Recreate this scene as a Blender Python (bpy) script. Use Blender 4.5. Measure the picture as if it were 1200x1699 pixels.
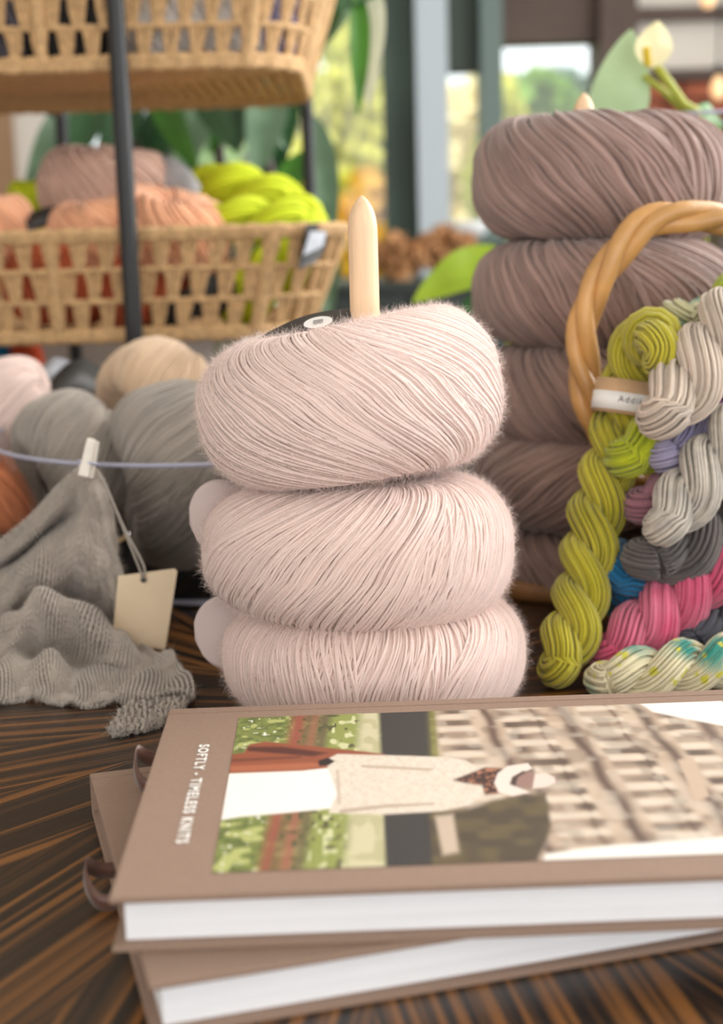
import bpy, bmesh, math, random
import numpy as np
from mathutils import Vector, Matrix

rng = np.random.default_rng(7)
random.seed(7)
for o in list(bpy.data.objects):
    bpy.data.objects.remove(o)
SC = bpy.context.scene
COL = SC.collection

# ------------------------------------------------------------------ camera
FPX, HOR, ROLL, CAMH = 2400.0, 400.0, math.radians(1.6), 0.26
TH = math.atan((849.5 - HOR) / FPX)
CT, ST = math.cos(TH), math.sin(TH)
cam_d = bpy.data.cameras.new('camera')
cam = bpy.data.objects.new('camera', cam_d)
COL.objects.link(cam)
SC.camera = cam
cam_d.sensor_fit = 'VERTICAL'
cam_d.sensor_height = 36.0
cam_d.lens = FPX * 36.0 / 1699.0
cam_d.clip_start, cam_d.clip_end = 0.02, 200
cr, sr = math.cos(ROLL), math.sin(ROLL)
RV = Vector((cr, -sr * ST, -sr * CT))
UV_ = Vector((sr, cr * ST, cr * CT))
FV = Vector((0, CT, -ST))
M = Matrix.Identity(4)
for i in range(3):
    M[i][0], M[i][1], M[i][2] = RV[i], UV_[i], -FV[i]
M[2][3] = CAMH
cam.matrix_world = M
cam_d.dof.use_dof = True
cam_d.dof.focus_distance = 0.715
cam_d.dof.aperture_fstop = 6.3

def ray(px, py):
    u = (px - 600.0) / FPX
    v = -(py - 849.5) / FPX
    return FV + RV * u + UV_ * v

def P(px, py, Y):                      # point seen at a pixel, at depth Y
    d = ray(px, py)
    t = Y / d.y
    return Vector((d.x * t, Y, CAMH + d.z * t))

def G(px, py, z=0.0):                  # point seen at a pixel, on a level plane
    d = ray(px, py)
    t = (z - CAMH) / d.z
    return Vector((d.x * t, d.y * t, z))

def project(p):
    q = Vector(p) - Vector((0, 0, CAMH))
    w = q.dot(FV)
    return 600 + FPX * q.dot(RV) / w, 849.5 - FPX * q.dot(UV_) / w

# ------------------------------------------------------------------ world, lights, exposure
SC.view_settings.view_transform = 'Standard'
SC.view_settings.look = 'None'
SC.view_settings.gamma = 1
SC.view_settings.use_curve_mapping = False
SC.view_settings.exposure = 0.0
W = bpy.data.worlds.new('sky')
SC.world = W
W.use_nodes = True
bg = W.node_tree.nodes['Background']
bg.inputs[0].default_value = (0.94, 0.97, 1.0, 1)
bg.inputs[1].default_value = 1.8

def area(name, loc, target, sx, sy, power, col):
    l = bpy.data.lights.new(name, 'AREA')
    l.shape = 'RECTANGLE'; l.size, l.size_y = sx, sy
    l.energy = power; l.color = col
    o = bpy.data.objects.new(name, l); COL.objects.link(o)
    o.location = loc
    o.rotation_euler = (Vector(target) - Vector(loc)).to_track_quat('-Z', 'Y').to_euler()
    return o
area('daylight_right_windows', (2.1, 1.75, 1.3), (0.1, 0.85, 0.1), 2.4, 1.6, 104, (1.0, 0.985, 0.965))
area('daylight_front_windows', (0.5, -2.6, 1.0), (0, 0.8, 0.1), 3.6, 1.8, 34, (1.0, 0.925, 0.84))
sun_d = bpy.data.lights.new('sun', 'SUN')
sun_d.energy = 6.0; sun_d.angle = math.radians(1); sun_d.color = (1, 0.94, 0.82)
sun = bpy.data.objects.new('sun', sun_d); COL.objects.link(sun)
sun.rotation_euler = Vector((0.5, 0.62, -0.75)).to_track_quat('-Z', 'Y').to_euler()

# ------------------------------------------------------------------ helpers
def C(r, g, b, k=1.0):
    f = lambda x: ((x / 255) / 12.92 if x / 255 <= 0.04045 else ((x / 255 + 0.055) / 1.055) ** 2.4) * k
    return (f(r), f(g), f(b), 1)

def mat(name, col, rough=0.6, var=0.0, vscale=30, bump=0.0, bscale=200, col2=None, sheen=0.0,
        metal=0.0, spec=0.5, stretch=(1, 1, 1), tone=0.0, trans=0.0, coat=0.0, detail=4):
    m = bpy.data.materials.new(name); m.use_nodes = True
    nt = m.node_tree; b = nt.nodes['Principled BSDF']
    b.inputs['Base Color'].default_value = col
    b.inputs['Roughness'].default_value = rough
    b.inputs['Metallic'].default_value = metal
    b.inputs['Specular IOR Level'].default_value = spec
    if sheen:
        b.inputs['Sheen Weight'].default_value = sheen
        b.inputs['Sheen Roughness'].default_value = 0.5
    if coat:
        b.inputs['Coat Weight'].default_value = coat
        b.inputs['Coat Roughness'].default_value = 0.15
    tc = nt.nodes.new('ShaderNodeTexCoord')
    mp = nt.nodes.new('ShaderNodeMapping'); mp.inputs['Scale'].default_value = stretch
    nt.links.new(tc.outputs['Object'], mp.inputs[0])
    last = None
    if var or col2:
        n = nt.nodes.new('ShaderNodeTexNoise'); n.inputs['Scale'].default_value = vscale
        n.inputs['Detail'].default_value = detail
        nt.links.new(mp.outputs[0], n.inputs[0])
        r = nt.nodes.new('ShaderNodeValToRGB')
        r.color_ramp.elements[0].position, r.color_ramp.elements[1].position = 0.35, 0.65
        k0, k1 = 1 - var, 1 + var * 0.6
        c2 = col2 or tuple(min(1, x * k1) for x in col[:3]) + (1,)
        r.color_ramp.elements[0].color = tuple(x * (k0 if not col2 else 1) for x in col[:3]) + (1,)
        r.color_ramp.elements[1].color = c2
        nt.links.new(n.outputs[0], r.inputs[0])
        last = r.outputs[0]
    if tone:
        at = nt.nodes.new('ShaderNodeAttribute'); at.attribute_name = 'tone'
        mx = nt.nodes.new('ShaderNodeMix'); mx.data_type = 'RGBA'; mx.blend_type = 'MULTIPLY'
        mx.inputs[0].default_value = 1.0
        cr_ = nt.nodes.new('ShaderNodeMapRange')
        cr_.inputs[3].default_value, cr_.inputs[4].default_value = 1 - tone, 1.0
        nt.links.new(at.outputs['Fac'], cr_.inputs[0])
        cmb = nt.nodes.new('ShaderNodeCombineColor')
        for i in range(3): nt.links.new(cr_.outputs[0], cmb.inputs[i])
        if last: nt.links.new(last, mx.inputs[6])
        else: mx.inputs[6].default_value = col
        nt.links.new(cmb.outputs[0], mx.inputs[7])
        last = mx.outputs[2]
    if last: nt.links.new(last, b.inputs['Base Color'])
    if bump:
        n2 = nt.nodes.new('ShaderNodeTexNoise'); n2.inputs['Scale'].default_value = bscale
        nt.links.new(mp.outputs[0], n2.inputs[0])
        bp = nt.nodes.new('ShaderNodeBump'); bp.inputs['Strength'].default_value = bump
        bp.inputs['Distance'].default_value = 0.002
        nt.links.new(n2.outputs[0], bp.inputs['Height'])
        nt.links.new(bp.outputs[0], b.inputs['Normal'])
    if trans:
        tr = nt.nodes.new('ShaderNodeBsdfTranslucent')
        if last: nt.links.new(last, tr.inputs[0])
        else: tr.inputs[0].default_value = col
        mxs = nt.nodes.new('ShaderNodeMixShader'); mxs.inputs[0].default_value = trans
        nt.links.new(b.outputs[0], mxs.inputs[1]); nt.links.new(tr.outputs[0], mxs.inputs[2])
        nt.links.new(mxs.outputs[0], nt.nodes['Material Output'].inputs[0])
    return m

def clear_mat(name, col=(0.97, 0.98, 1, 1), refl=0.08):
    m = bpy.data.materials.new(name); m.use_nodes = True
    nt = m.node_tree; nt.nodes.remove(nt.nodes['Principled BSDF'])
    t = nt.nodes.new('ShaderNodeBsdfTransparent'); t.inputs[0].default_value = col
    g = nt.nodes.new('ShaderNodeBsdfGlossy'); g.inputs['Roughness'].default_value = 0.04
    fr = nt.nodes.new('ShaderNodeFresnel'); fr.inputs[0].default_value = 1.45
    mx = nt.nodes.new('ShaderNodeMixShader')
    ml = nt.nodes.new('ShaderNodeMath'); ml.operation = 'MULTIPLY'; ml.inputs[1].default_value = refl / 0.08
    nt.links.new(fr.outputs[0], ml.inputs[0]); nt.links.new(ml.outputs[0], mx.inputs[0])
    nt.links.new(t.outputs[0], mx.inputs[1]); nt.links.new(g.outputs[0], mx.inputs[2])
    nt.links.new(mx.outputs[0], nt.nodes['Material Output'].inputs[0])
    return m

def tag(o, label=None, cat=None, group=None, kind=None):
    if label: o['label'] = label
    if cat: o['category'] = cat
    if group: o['group'] = group
    if kind: o['kind'] = kind
    return o

def thing(name, label, cat, loc=(0, 0, 0), group=None):
    o = bpy.data.objects.new(name, None); COL.objects.link(o)
    o.empty_display_size = 0.02
    o.location = loc
    return tag(o, label, cat, group)

def link(name, me, m, parent=None, loc=None):
    if m: 
        if not me.materials: me.materials.append(m)
    o = bpy.data.objects.new(name, me); COL.objects.link(o)
    if parent:
        o.parent = parent
        o.matrix_parent_inverse = Matrix.Translation(-Vector(parent.location))
    if loc is not None: o.location = loc
    return o

def npmesh(name, V, F, smooth=True, tone=None):
    """V (n,3), F (m,k) same-size faces"""
    V = np.asarray(V, dtype=np.float32); F = np.asarray(F, dtype=np.int32)
    me = bpy.data.meshes.new(name)
    k = F.shape[1]
    me.vertices.add(len(V)); me.vertices.foreach_set('co', V.ravel())
    me.loops.add(F.size); me.loops.foreach_set('vertex_index', F.ravel())
    me.polygons.add(len(F))
    me.polygons.foreach_set('loop_start', np.arange(0, F.size, k, dtype=np.int32))
    me.polygons.foreach_set('use_smooth', np.full(len(F), smooth))
    if tone is not None:
        a = me.attributes.new('tone', 'FLOAT', 'POINT'); a.data.foreach_set('value', np.asarray(tone, dtype=np.float32))
    me.update(calc_edges=True); me.validate()
    return me

def pymesh(name, V, F, smooth=False):
    me = bpy.data.meshes.new(name)
    me.from_pydata([tuple(v) for v in V], [], [tuple(f) for f in F])
    me.update()
    for p in me.polygons: p.use_smooth = smooth
    return me

def norm(a):
    return a / np.maximum(np.linalg.norm(a, axis=-1, keepdims=True), 1e-12)

def tubes(S, ref, r, sides=4, closed=False, cap=False):
    """S (s,n,3) paths; ref (s,n,3) or (3,) reference normals; r scalar or (s,n). returns V,F"""
    S = np.asarray(S, float)
    s, n, _ = S.shape
    if closed: T = np.roll(S, -1, 1) - np.roll(S, 1, 1)
    else: T = np.gradient(S, axis=1)
    T = norm(T)
    ref = np.broadcast_to(np.asarray(ref, float), S.shape)
    A = norm(ref - T * np.sum(ref * T, -1, keepdims=True))
    B = np.cross(T, A)
    r = np.broadcast_to(np.asarray(r, float), (s, n))[..., None]
    ang = np.arange(sides) * 2 * np.pi / sides + np.pi / sides
    V = np.stack([S + r * (A * math.cos(a) + B * math.sin(a)) for a in ang], 2)
    idx = np.arange(s * n * sides).reshape(s, n, sides)
    if closed: nx = np.roll(idx, -1, 1)
    else:
        nx = idx[:, 1:]; idx = idx[:, :-1]
    F = np.stack([idx, np.roll(idx, -1, 2), np.roll(nx, -1, 2), nx], -1).reshape(-1, 4)
    return V.reshape(-1, 3), F

def merge(parts):
    Vs, Fs, k = [], [], 0
    for V, F in parts:
        Vs.append(V); Fs.append(np.asarray(F) + k); k += len(V)
    return np.concatenate(Vs), np.concatenate(Fs)

def transport(path, closed=False):
    path = np.asarray(path, float)
    T = norm(np.roll(path, -1, 0) - np.roll(path, 1, 0)) if closed else norm(np.gradient(path, axis=0))
    A = np.zeros_like(path)
    a = np.array([0.0, 0, 1.0]) if abs(T[0, 2]) < 0.9 else np.array([1.0, 0, 0])
    for i in range(len(path)):
        a = a - T[i] * a.dot(T[i]); a /= np.linalg.norm(a); A[i] = a
    return A

def spline(pts, n):
    pts = np.asarray(pts, float)
    p = np.vstack([2 * pts[0] - pts[1], pts, 2 * pts[-1] - pts[-2]])
    m = len(pts) - 1
    t = np.linspace(0, m, n * 4); i = np.minimum(t.astype(int), m - 1); f = (t - i)[:, None]
    a, b, c, d = p[i], p[i + 1], p[i + 2], p[i + 3]
    q = 0.5 * (2 * b + (c - a) * f + (2 * a - 5 * b + 4 * c - d) * f ** 2 + (3 * b - a - 3 * c + d) * f ** 3)
    L = np.concatenate([[0], np.cumsum(np.linalg.norm(np.diff(q, axis=0), axis=1))])
    u = np.linspace(0, L[-1], n)
    return np.stack([np.interp(u, L, q[:, k]) for k in range(3)], 1)

def tube_path(pts, r, n=24, sides=8):
    p = spline(pts, n)
    V, F = tubes(p[None], transport(p)[None], r, sides)
    return V, F

def capped(V, F, sides):
    """list faces with end caps for one open tube"""
    fs = [tuple(f) for f in F]
    n = len(V)
    fs.append(tuple(range(sides))[::-1]); fs.append(tuple(range(n - sides, n)))
    return fs

def tube_obj(name, pts, r, m, parent=None, n=24, sides=8):
    V, F = tube_path(pts, r, n, sides)
    return link(name, pymesh(name, V, capped(V, F, sides), True), m, parent)

def box(name, lo, hi, m, parent=None, bevel=0.0, rotz=0, pivot=None):
    bm = bmesh.new()
    bmesh.ops.create_cube(bm, size=1)
    lo, hi = Vector(lo), Vector(hi)
    for v in bm.verts:
        v.co = Vector([(lo[i] + hi[i]) / 2 + v.co[i] * (hi[i] - lo[i]) for i in range(3)])
    if bevel: bmesh.ops.bevel(bm, geom=bm.edges[:], offset=bevel, segments=2, affect='EDGES', profile=0.6)
    if rotz: bmesh.ops.rotate(bm, verts=bm.verts[:], cent=pivot or (lo + hi) / 2, matrix=Matrix.Rotation(rotz, 3, 'Z'))
    me = bpy.data.meshes.new(name); bm.to_mesh(me); bm.free()
    return link(name, me, m, parent)

def lathe(name, prof, m, parent=None, center=(0, 0, 0), seg=48, rx=1.0, ry=1.0, cap=True):
    prof = np.asarray(prof, float)
    a = np.arange(seg) * 2 * np.pi / seg
    V = np.stack([np.stack([prof[:, 0] * math.cos(t) * rx, prof[:, 0] * math.sin(t) * ry, prof[:, 1]], 1) for t in a], 1)
    V = V.reshape(-1, 3) + np.asarray(center)
    n = len(prof); fs = []
    for i in range(n - 1):
        for j in range(seg):
            k = (j + 1) % seg
            fs.append((i * seg + j, i * seg + k, (i + 1) * seg + k, (i + 1) * seg + j))
    if cap:
        fs.append(tuple(range(seg))[::-1]); fs.append(tuple((n - 1) * seg + j for j in range(seg)))
    me = pymesh(name, V, fs, True)
    return link(name, me, m, parent)

def hairs(base, nrm, tan, n, length, width, lift=0.35):
    """thin bent two-segment ribbons standing off a surface"""
    i = rng.integers(0, len(base), n)
    p = base[i] + rng.normal(0, 0.0006, (n, 3)); N = nrm[i]; T = norm(tan[i] + rng.normal(0, 0.5, (n, 3)))
    sgn = rng.choice([-1, 1], (n, 1)); L = length * rng.uniform(0.3, 1.0, (n, 1)) ** 1.5
    d0 = norm(T * sgn + N * lift * rng.uniform(0.3, 2.2, (n, 1)))
    d1 = norm(d0 + rng.normal(0, 0.55, (n, 3)))
    d2 = norm(d1 + rng.normal(0, 0.7, (n, 3)))
    a = p; b = a + d0 * L * .4; c = b + d1 * L * .35; d = c + d2 * L * .3
    side = norm(np.cross(d0, rng.normal(0, 1, (n, 3)))) * width
    V = np.stack([a - side, a + side, b - side, b + side, c - side * .7, c + side * .7, d - side * .3, d + side * .3], 1).reshape(-1, 3)
    o = (np.arange(n) * 8)[:, None]
    F = np.concatenate([o + np.array([0, 1, 3, 2]), o + np.array([2, 3, 5, 4]), o + np.array([4, 5, 7, 6])])
    return V, F

# ------------------------------------------------------------------ materials
m_table = bpy.data.materials.new('zebra_veneer'); m_table.use_nodes = True
def build_table_mat():
    nt = m_table.node_tree; b = nt.nodes['Principled BSDF']
    N = nt.nodes.new; L = nt.links.new
    tc = N('ShaderNodeTexCoord'); sep = N('ShaderNodeSeparateXYZ'); L(tc.outputs['Object'], sep.inputs[0])
    def math_(op, a, b_=None):
        n = N('ShaderNodeMath'); n.operation = op
        for i, x in enumerate((a, b_)):
            if x is None: continue
            if isinstance(x, (int, float)): n.inputs[i].default_value = x
            else: L(x, n.inputs[i])
        return n.outputs[0]
    X, Y = sep.outputs[0], sep.outputs[1]
    ang = math_('ARCTAN2', Y, X)
    dl = math.pi / 10
    w = math_('MULTIPLY', math_('ADD', math_('FLOOR', math_('DIVIDE', ang, dl)), 0.5), dl)
    across = math_('SUBTRACT', math_('MULTIPLY', Y, math_('COSINE', w)), math_('MULTIPLY', X, math_('SINE', w)))
    along = math_('ADD', math_('MULTIPLY', X, math_('COSINE', w)), math_('MULTIPLY', Y, math_('SINE', w)))
    cmb = N('ShaderNodeCombineXYZ')
    L(math_('MULTIPLY', across, 230), cmb.inputs[0]); L(math_('MULTIPLY', along, 2.2), cmb.inputs[1]); L(math_('MULTIPLY', w, 7.3), cmb.inputs[2])
    n1 = N('ShaderNodeTexNoise'); n1.inputs['Scale'].default_value = 1.0; n1.inputs['Detail'].default_value = 3; n1.inputs['Distortion'].default_value = 0.3
    L(cmb.outputs[0], n1.inputs[0])
    r = N('ShaderNodeValToRGB'); e = r.color_ramp.elements
    e[0].position = 0.42; e[0].color = C(26, 19, 15)
    e[1].position = 0.62; e[1].color = C(126, 82, 40)
    x = e.new(0.52); x.color = C(64, 42, 24)
    L(n1.outputs[0], r.inputs[0]); L(r.outputs[0], b.inputs['Base Color'])
    b.inputs['Roughness'].default_value = 0.33
    b.inputs['Coat Weight'].default_value = 0.12; b.inputs['Coat Roughness'].default_value = 0.22
    bp = N('ShaderNodeBump'); bp.inputs['Strength'].default_value = 0.12; bp.inputs['Distance'].default_value = 0.001
    L(n1.outputs[0], bp.inputs['Height']); L(bp.outputs[0], b.inputs['Normal'])
build_table_mat()
m_dark_wood = mat('dark_brown_wood', C(58, 42, 34), 0.5, 0.3, 12, stretch=(1, 1, 8))
m_birch = mat('pale_birch_wood', C(234, 198, 160), 0.5, 0.12, 260, 0.05, 300, stretch=(1, 1, 0.06))
m_walnut = mat('brown_stand_wood', C(150, 105, 62), 0.5, 0.2, 20, stretch=(1, 6, 1))
m_pink = mat('pale_pink_wool', C(246, 221, 211), 0.9, 0.04, 40, 0.2, 1500, sheen=0.3, tone=0.13, trans=0.12)
m_pink_fuzz = mat('pale_pink_mohair_halo', C(250, 232, 226), 0.9, sheen=0.3, trans=0.4)
m_mauve = mat('mauve_wool', C(164, 133, 123), 0.8, 0.1, 30, 0.25, 900, sheen=0.4, tone=0.35)
m_grey_y = mat('grey_wool', C(166, 155, 144), 0.9, 0.1, 30, 0.2, 900, sheen=0.3, tone=0.2)
m_char_y = mat('charcoal_wool', C(38, 37, 38), 0.9, 0.1, 30, 0.2, 900, sheen=0.1, tone=0.2)
m_beige_y = mat('beige_wool', C(214, 184, 152), 0.9, 0.1, 30, 0.2, 900, sheen=0.3, tone=0.15)
m_paper_taupe = mat('taupe_paper', C(196, 178, 172), 0.6)
m_black_paper = mat('black_paper', C(48, 46, 44), 0.5)
m_white_paper = mat('white_paper', C(240, 238, 234), 0.6)
m_grey_print = mat('grey_print', C(150, 146, 144), 0.6)
m_kraft = mat('kraft_paper', C(196, 160, 122), 0.8, 0.08, 80)
m_black_metal = mat('black_metal', C(20, 20, 22), 0.45, spec=0.5)
m_jute = mat('jute_twine', C(205, 166, 118), 0.85, 0.22, 160, 0.9, 500)
m_willow = mat('peeled_willow', C(196, 146, 86), 0.42, 0.28, 25, 0.25, 120, stretch=(1, 1, 1), coat=0.15)
m_cover = mat('taupe_book_cloth', C(150, 124, 107), 0.75, 0.05, 500, 0.35, 2500)
m_pages = mat('book_pages', C(246, 247, 250), 0.7, 0.04, 8, 0.4, 60, stretch=(0.3, 0.3, 120))
m_ribbon = mat('brown_ribbon', C(96, 62, 48), 0.4, 0.15, 200, sheen=0.3)
m_clear = clear_mat('clear_acrylic')
m_rim = mat('polished_acrylic_edge', C(200, 200, 218), 0.15, trans=0.35, spec=0.8)
m_glass = clear_mat('window_glass', (0.96, 0.98, 0.97, 1), 0.1)
m_clip = mat('bleached_wood', C(232, 224, 212), 0.5, 0.06, 80)
m_cord = mat('grey_cord', C(158, 148, 138), 0.8)
m_card = mat('cream_card', C(232, 210, 178), 0.7, 0.03, 60)
m_leaf = mat('green_leaf', C(70, 128, 38), 0.35, 0.25, 14, trans=0.25)
m_leaf_dk = mat('dark_green_leaf', C(52, 92, 54), 0.3, 0.25, 14, trans=0.1)
m_leaf_pale = mat('pale_green_leaf', C(172, 196, 150), 0.35, 0.2, 12, trans=0.3)
m_leaf_sheen = mat('sheen_toned_leaf', C(112, 142, 112), 0.3, 0.25, 14, trans=0.15)  # pale sheen of the leaves put into the base colour
m_leaf_white = mat('pale_translucent_leaf', C(222, 226, 200), 0.4, 0.1, 14, trans=0.4)
m_leaf_lime = mat('lime_leaf', C(158, 188, 44), 0.35, 0.15, 14, trans=0.35)
m_stem = mat('green_stem', C(168, 172, 60), 0.45, trans=0.1)

# ------------------------------------------------------------------ room
FL = -0.75
m_floor = mat('grey_floor', C(120, 112, 104), 0.6, 0.1, 3)
m_ceil = mat('white_ceiling', C(225, 222, 216), 0.9)
m_wallp = mat('warm_white_plaster', C(214, 206, 196), 0.9, 0.03, 4)
m_post_lt = mat('blue_grey_frame_paint', C(182, 192, 198), 0.5)
m_post_gn = mat('green_grey_frame_paint', C(98, 116, 110), 0.5)
m_post_dk = mat('dark_green_frame_paint', C(66, 84, 74), 0.6, 0.3, 2.5)
m_post_br = mat('dark_brown_timber', C(84, 66, 56), 0.6, 0.15, 6)
m_greige = mat('greige_panel', C(222, 214, 202), 0.8, 0.05, 3)
m_brick = mat('terracotta_brick', C(164, 92, 66), 0.9, 0.2, 12, 0.3, 60)
m_mortar = mat('dark_mortar', C(92, 78, 70), 0.95)
YB = 4.2
st = lambda o: tag(o, kind='structure')
bx_ = lambda px, Y=YB, py=200: P(px, py, Y).x
bz_ = lambda py, Y=YB, px=600: P(px, py, Y).z
st(box('floor', (-3, -3.2, FL - 0.06), (3, YB + 0.1, FL), m_floor))
st(box('ceiling', (-3, -3.2, 2.0), (3, YB + 0.1, 2.06), m_ceil))
st(box('wall_left', (-2.06, -1.2, FL), (-2.0, YB + .1, 2.0), m_wallp))
xL = bx_(105)
st(box('wall_back', (-2.0, YB, FL), (xL, YB + 0.08, 2.0), m_wallp))
st(box('trim_1', (bx_(-30), YB - 0.03, FL), (bx_(22), YB - 0.002, 2.0), mat('honey_wood_trim', C(150, 116, 84), 0.5, 0.15, 10)))
def post(n, p0, p1, m, y0=0.05, y1=0.09):
    return st(box('trim_%d' % n, (bx_(p0), YB - y0, FL), (bx_(p1), YB + y1, 2.0), m))
post(2, 636, 690, m_post_dk, 0.02, 0.09)
post(3, 690, 741, m_post_lt, 0.10, 0.10)
post(4, 796, 832, m_post_gn, 0.06, 0.09)
post(5, 988, 1048, m_post_br, 0.08, 0.12)
st(box('trim_6', (bx_(832), YB - 0.03, bz_(72, YB, 900)), (bx_(988), YB + 0.09, 2.0), m_post_br))
st(box('trim_7', (bx_(741), YB - 0.01, bz_(120, YB, 760)), (bx_(796), YB + 0.07, 2.0), mat('dark_green_blind', C(62, 72, 62), 0.7)))
st(box('trim_8', (bx_(560), YB - 0.14, bz_(408)), (bx_(985), YB + 0.1, bz_(402)), m_post_gn))     # window sill
st(box('trim_9', (bx_(832), YB - 0.02, FL), (bx_(985), YB + 0.06, bz_(430)), m_post_gn))
def pane(n, p0, p1, z0, z1):
    o = st(box('window_%d' % n, (bx_(p0), YB + 0.02, z0), (bx_(p1), YB + 0.028, z1), m_glass)); return o
pane(1, 105, 636, FL, 2.0); pane(2, 741, 796, bz_(402), bz_(120, YB, 760)); pane(3, 832, 988, bz_(402), bz_(72, YB, 900))
# right bay: panels, beams and brickwork
xr0, xr1 = bx_(1048), 2.2
wr = st(box('wall_right', (xr0, YB, FL), (xr1, YB + 0.1, 2.0), m_mortar))
box('panel', (xr0, YB - 0.03, bz_(116, YB, 1150)), (xr1, YB, bz_(38, YB, 1150)), m_greige, wr)
box('panel', (xr0, YB - 0.03, bz_(16, YB, 1150)), (xr1, YB, 1.6), m_greige, wr)
box('beam', (xr0, YB - 0.08, bz_(37, YB, 1150)), (xr1, YB, bz_(17, YB, 1150)), m_post_br, wr)
box('beam', (xr0, YB - 0.06, bz_(134, YB, 1150)), (xr1, YB, bz_(117, YB, 1150)), m_post_br, wr)
bm_brick = None
zc = bz_(136, YB, 1150)
for row in range(7):
    for k in range(9):
        x0 = xr0 + 0.005 + k * 0.13 - (0.065 if row % 2 else 0)
        if x0 + 0.12 > xr1: continue
        z1 = zc - row * 0.052
        x0b = max(x0, xr0)
        if bm_brick is None:
            o = box('brick', (-0.06, -0.02, -0.021), (0.06, 0.02, 0.021), m_brick, None, 0.003); bm_brick = o.data
        else:
            o = bpy.data.objects.new('brick', bm_brick); COL.objects.link(o)
        o.parent = wr
        o.location = (x0b + 0.062, YB - 0.012, z1 - 0.024)
# ceiling string lamp bulb in the right bay
m_bulb = bpy.data.materials.new('warm_bulb'); m_bulb.use_nodes = True
b = m_bulb.node_tree.nodes['Principled BSDF']
b.inputs['Base Color'].default_value = (1, .7, .4, 1); b.inputs['Emission Color'].default_value = (1.0, 0.55, 0.25, 1); b.inputs['Emission Strength'].default_value = 0.9
for i, (px, py, lab) in enumerate(((1192, 146, 'small warm glowing bulb on cord hanging before greige panel'), (1175, -6, 'small warm glowing bulb hung high against the tan upper panel'))):
    c = P(px, py, 3.9)
    t = thing('pendant_bulb', lab, 'bulb', c)
    lathe('bulb', [(0.001, -.03), (.014, -.024), (.02, -.008), (.019, .006), (.012, .02), (.008, .03)], m_bulb, t, c, 16)
    lathe('socket', [(.009, .03), (.01, .034), (.01, .055), (.004, .06)], m_black_metal, t, c, 12)
    tube_obj('cord', [c + Vector((0, 0, .058)), c + Vector((0.004, 0, .4)), Vector((c.x, c.y, 1.998))], .003, m_black_metal, t, 8, 6)

# ---- garden beyond the window
st(box('ground', (-14, YB + 0.2, FL - 0.1), (14, 26, FL - 0.02), mat('lawn', C(96, 128, 48), 0.9, 0.3, 2)))
def leaf_cloud(n, size, rad, cols_seed, flat=0.5):
    d = norm(rng.normal(0, 1, (n, 3))); rr = rng.uniform(0.45, 1.0, (n, 1)) ** 0.6
    lump = 1 + 0.25 * np.sin(d[:, :1] * 5 + cols_seed) * np.cos(d[:, 2:] * 4 + cols_seed)
    p = d * rr * lump * np.asarray(rad)
    a = norm(rng.normal(0, 1, (n, 3)) + [0, -0.4, 0.2]); b_ = norm(np.cross(a, rng.normal(0, 1, (n, 3))))
    c = np.cross(a, b_); s = size * rng.uniform(0.6, 1.3, (n, 1))
    V = np.stack([p - b_ * s, p + c * s * flat, p + b_ * s, p - c * s * flat], 1).reshape(-1, 3)
    F = np.arange(n * 4).reshape(-1, 4)
    return V, F
def tree(name, px, py, Y, rad, m, label, n=2600, size=0.07, seed=0.0):
    c = P(px, py, Y)
    t = thing(name, label, 'tree' if 'tree' in name else 'shrub', (c.x, c.y, FL), 'garden plants beyond the window')
    V, F = leaf_cloud(n, size, rad, seed)
    o = link('foliage', npmesh('foliage', V + np.array(c), F, False), m, t); tag(o, kind='stuff')
    tube_obj('trunk', [(c.x, c.y, FL - .02), (c.x + .03, c.y, (FL + c.z) / 2), c], 0.04, m_dark_wood, t, 8, 8)
my = mat('yellow_green_foliage', C(214, 212, 92), 0.6, 0.3, 3, trans=0.35)
mg = mat('mid_green_foliage', C(120, 160, 58), 0.6, 0.35, 3, trans=0.3)
mo = mat('golden_foliage', C(226, 178, 44), 0.6, 0.2, 3, trans=0.35)
mc = mat('cream_blossom_foliage', C(238, 226, 180), 0.6, 0.15, 3, trans=0.3)
tree('garden_shrub', 560, 300, 7.2, (.42, .4, .5), my, 'yellow-green garden shrub seen through the glass behind the hanging leaves', seed=1)
tree('garden_shrub', 620, 400, 6.2, (.2, .2, .26), mo, 'small golden garden shrub outside beside the dark green frame', 900, .05, 2)
tree('garden_shrub', 400, 330, 8.9, (.68, .4, .62), mg, 'mid-green garden shrub seen between the plant leaves behind the rack', seed=3)
tree('garden_shrub', 775, 300, 6.6, (.22, .3, .42), mc, 'cream-blossomed garden shrub seen through the narrow pane', 1500, .05, 4)
tree('garden_shrub', 905, 260, 7.5, (.5, .4, .36), mg, 'green garden shrub below the bright sky in the wide pane', 2200, .06, 5)
tree('garden_shrub', 852, 310, 5.5, (.15, .25, .34), my, 'yellow-green garden shrub at the edge of the wide pane', 1200, .05, 6)
tree('garden_tree', 470, 60, 11, (1.1, .8, 1.0), my, 'tall light green garden tree rising behind the hanging leaves', 3600, .09, 7)
tree('garden_tree', 930, 185, 12, (.55, .5, .3), mat('blue_green_foliage', C(96, 128, 110), .7, .25, 3), 'distant blue-green tree under the sky in the wide pane', 1500, .08, 8)

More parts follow.
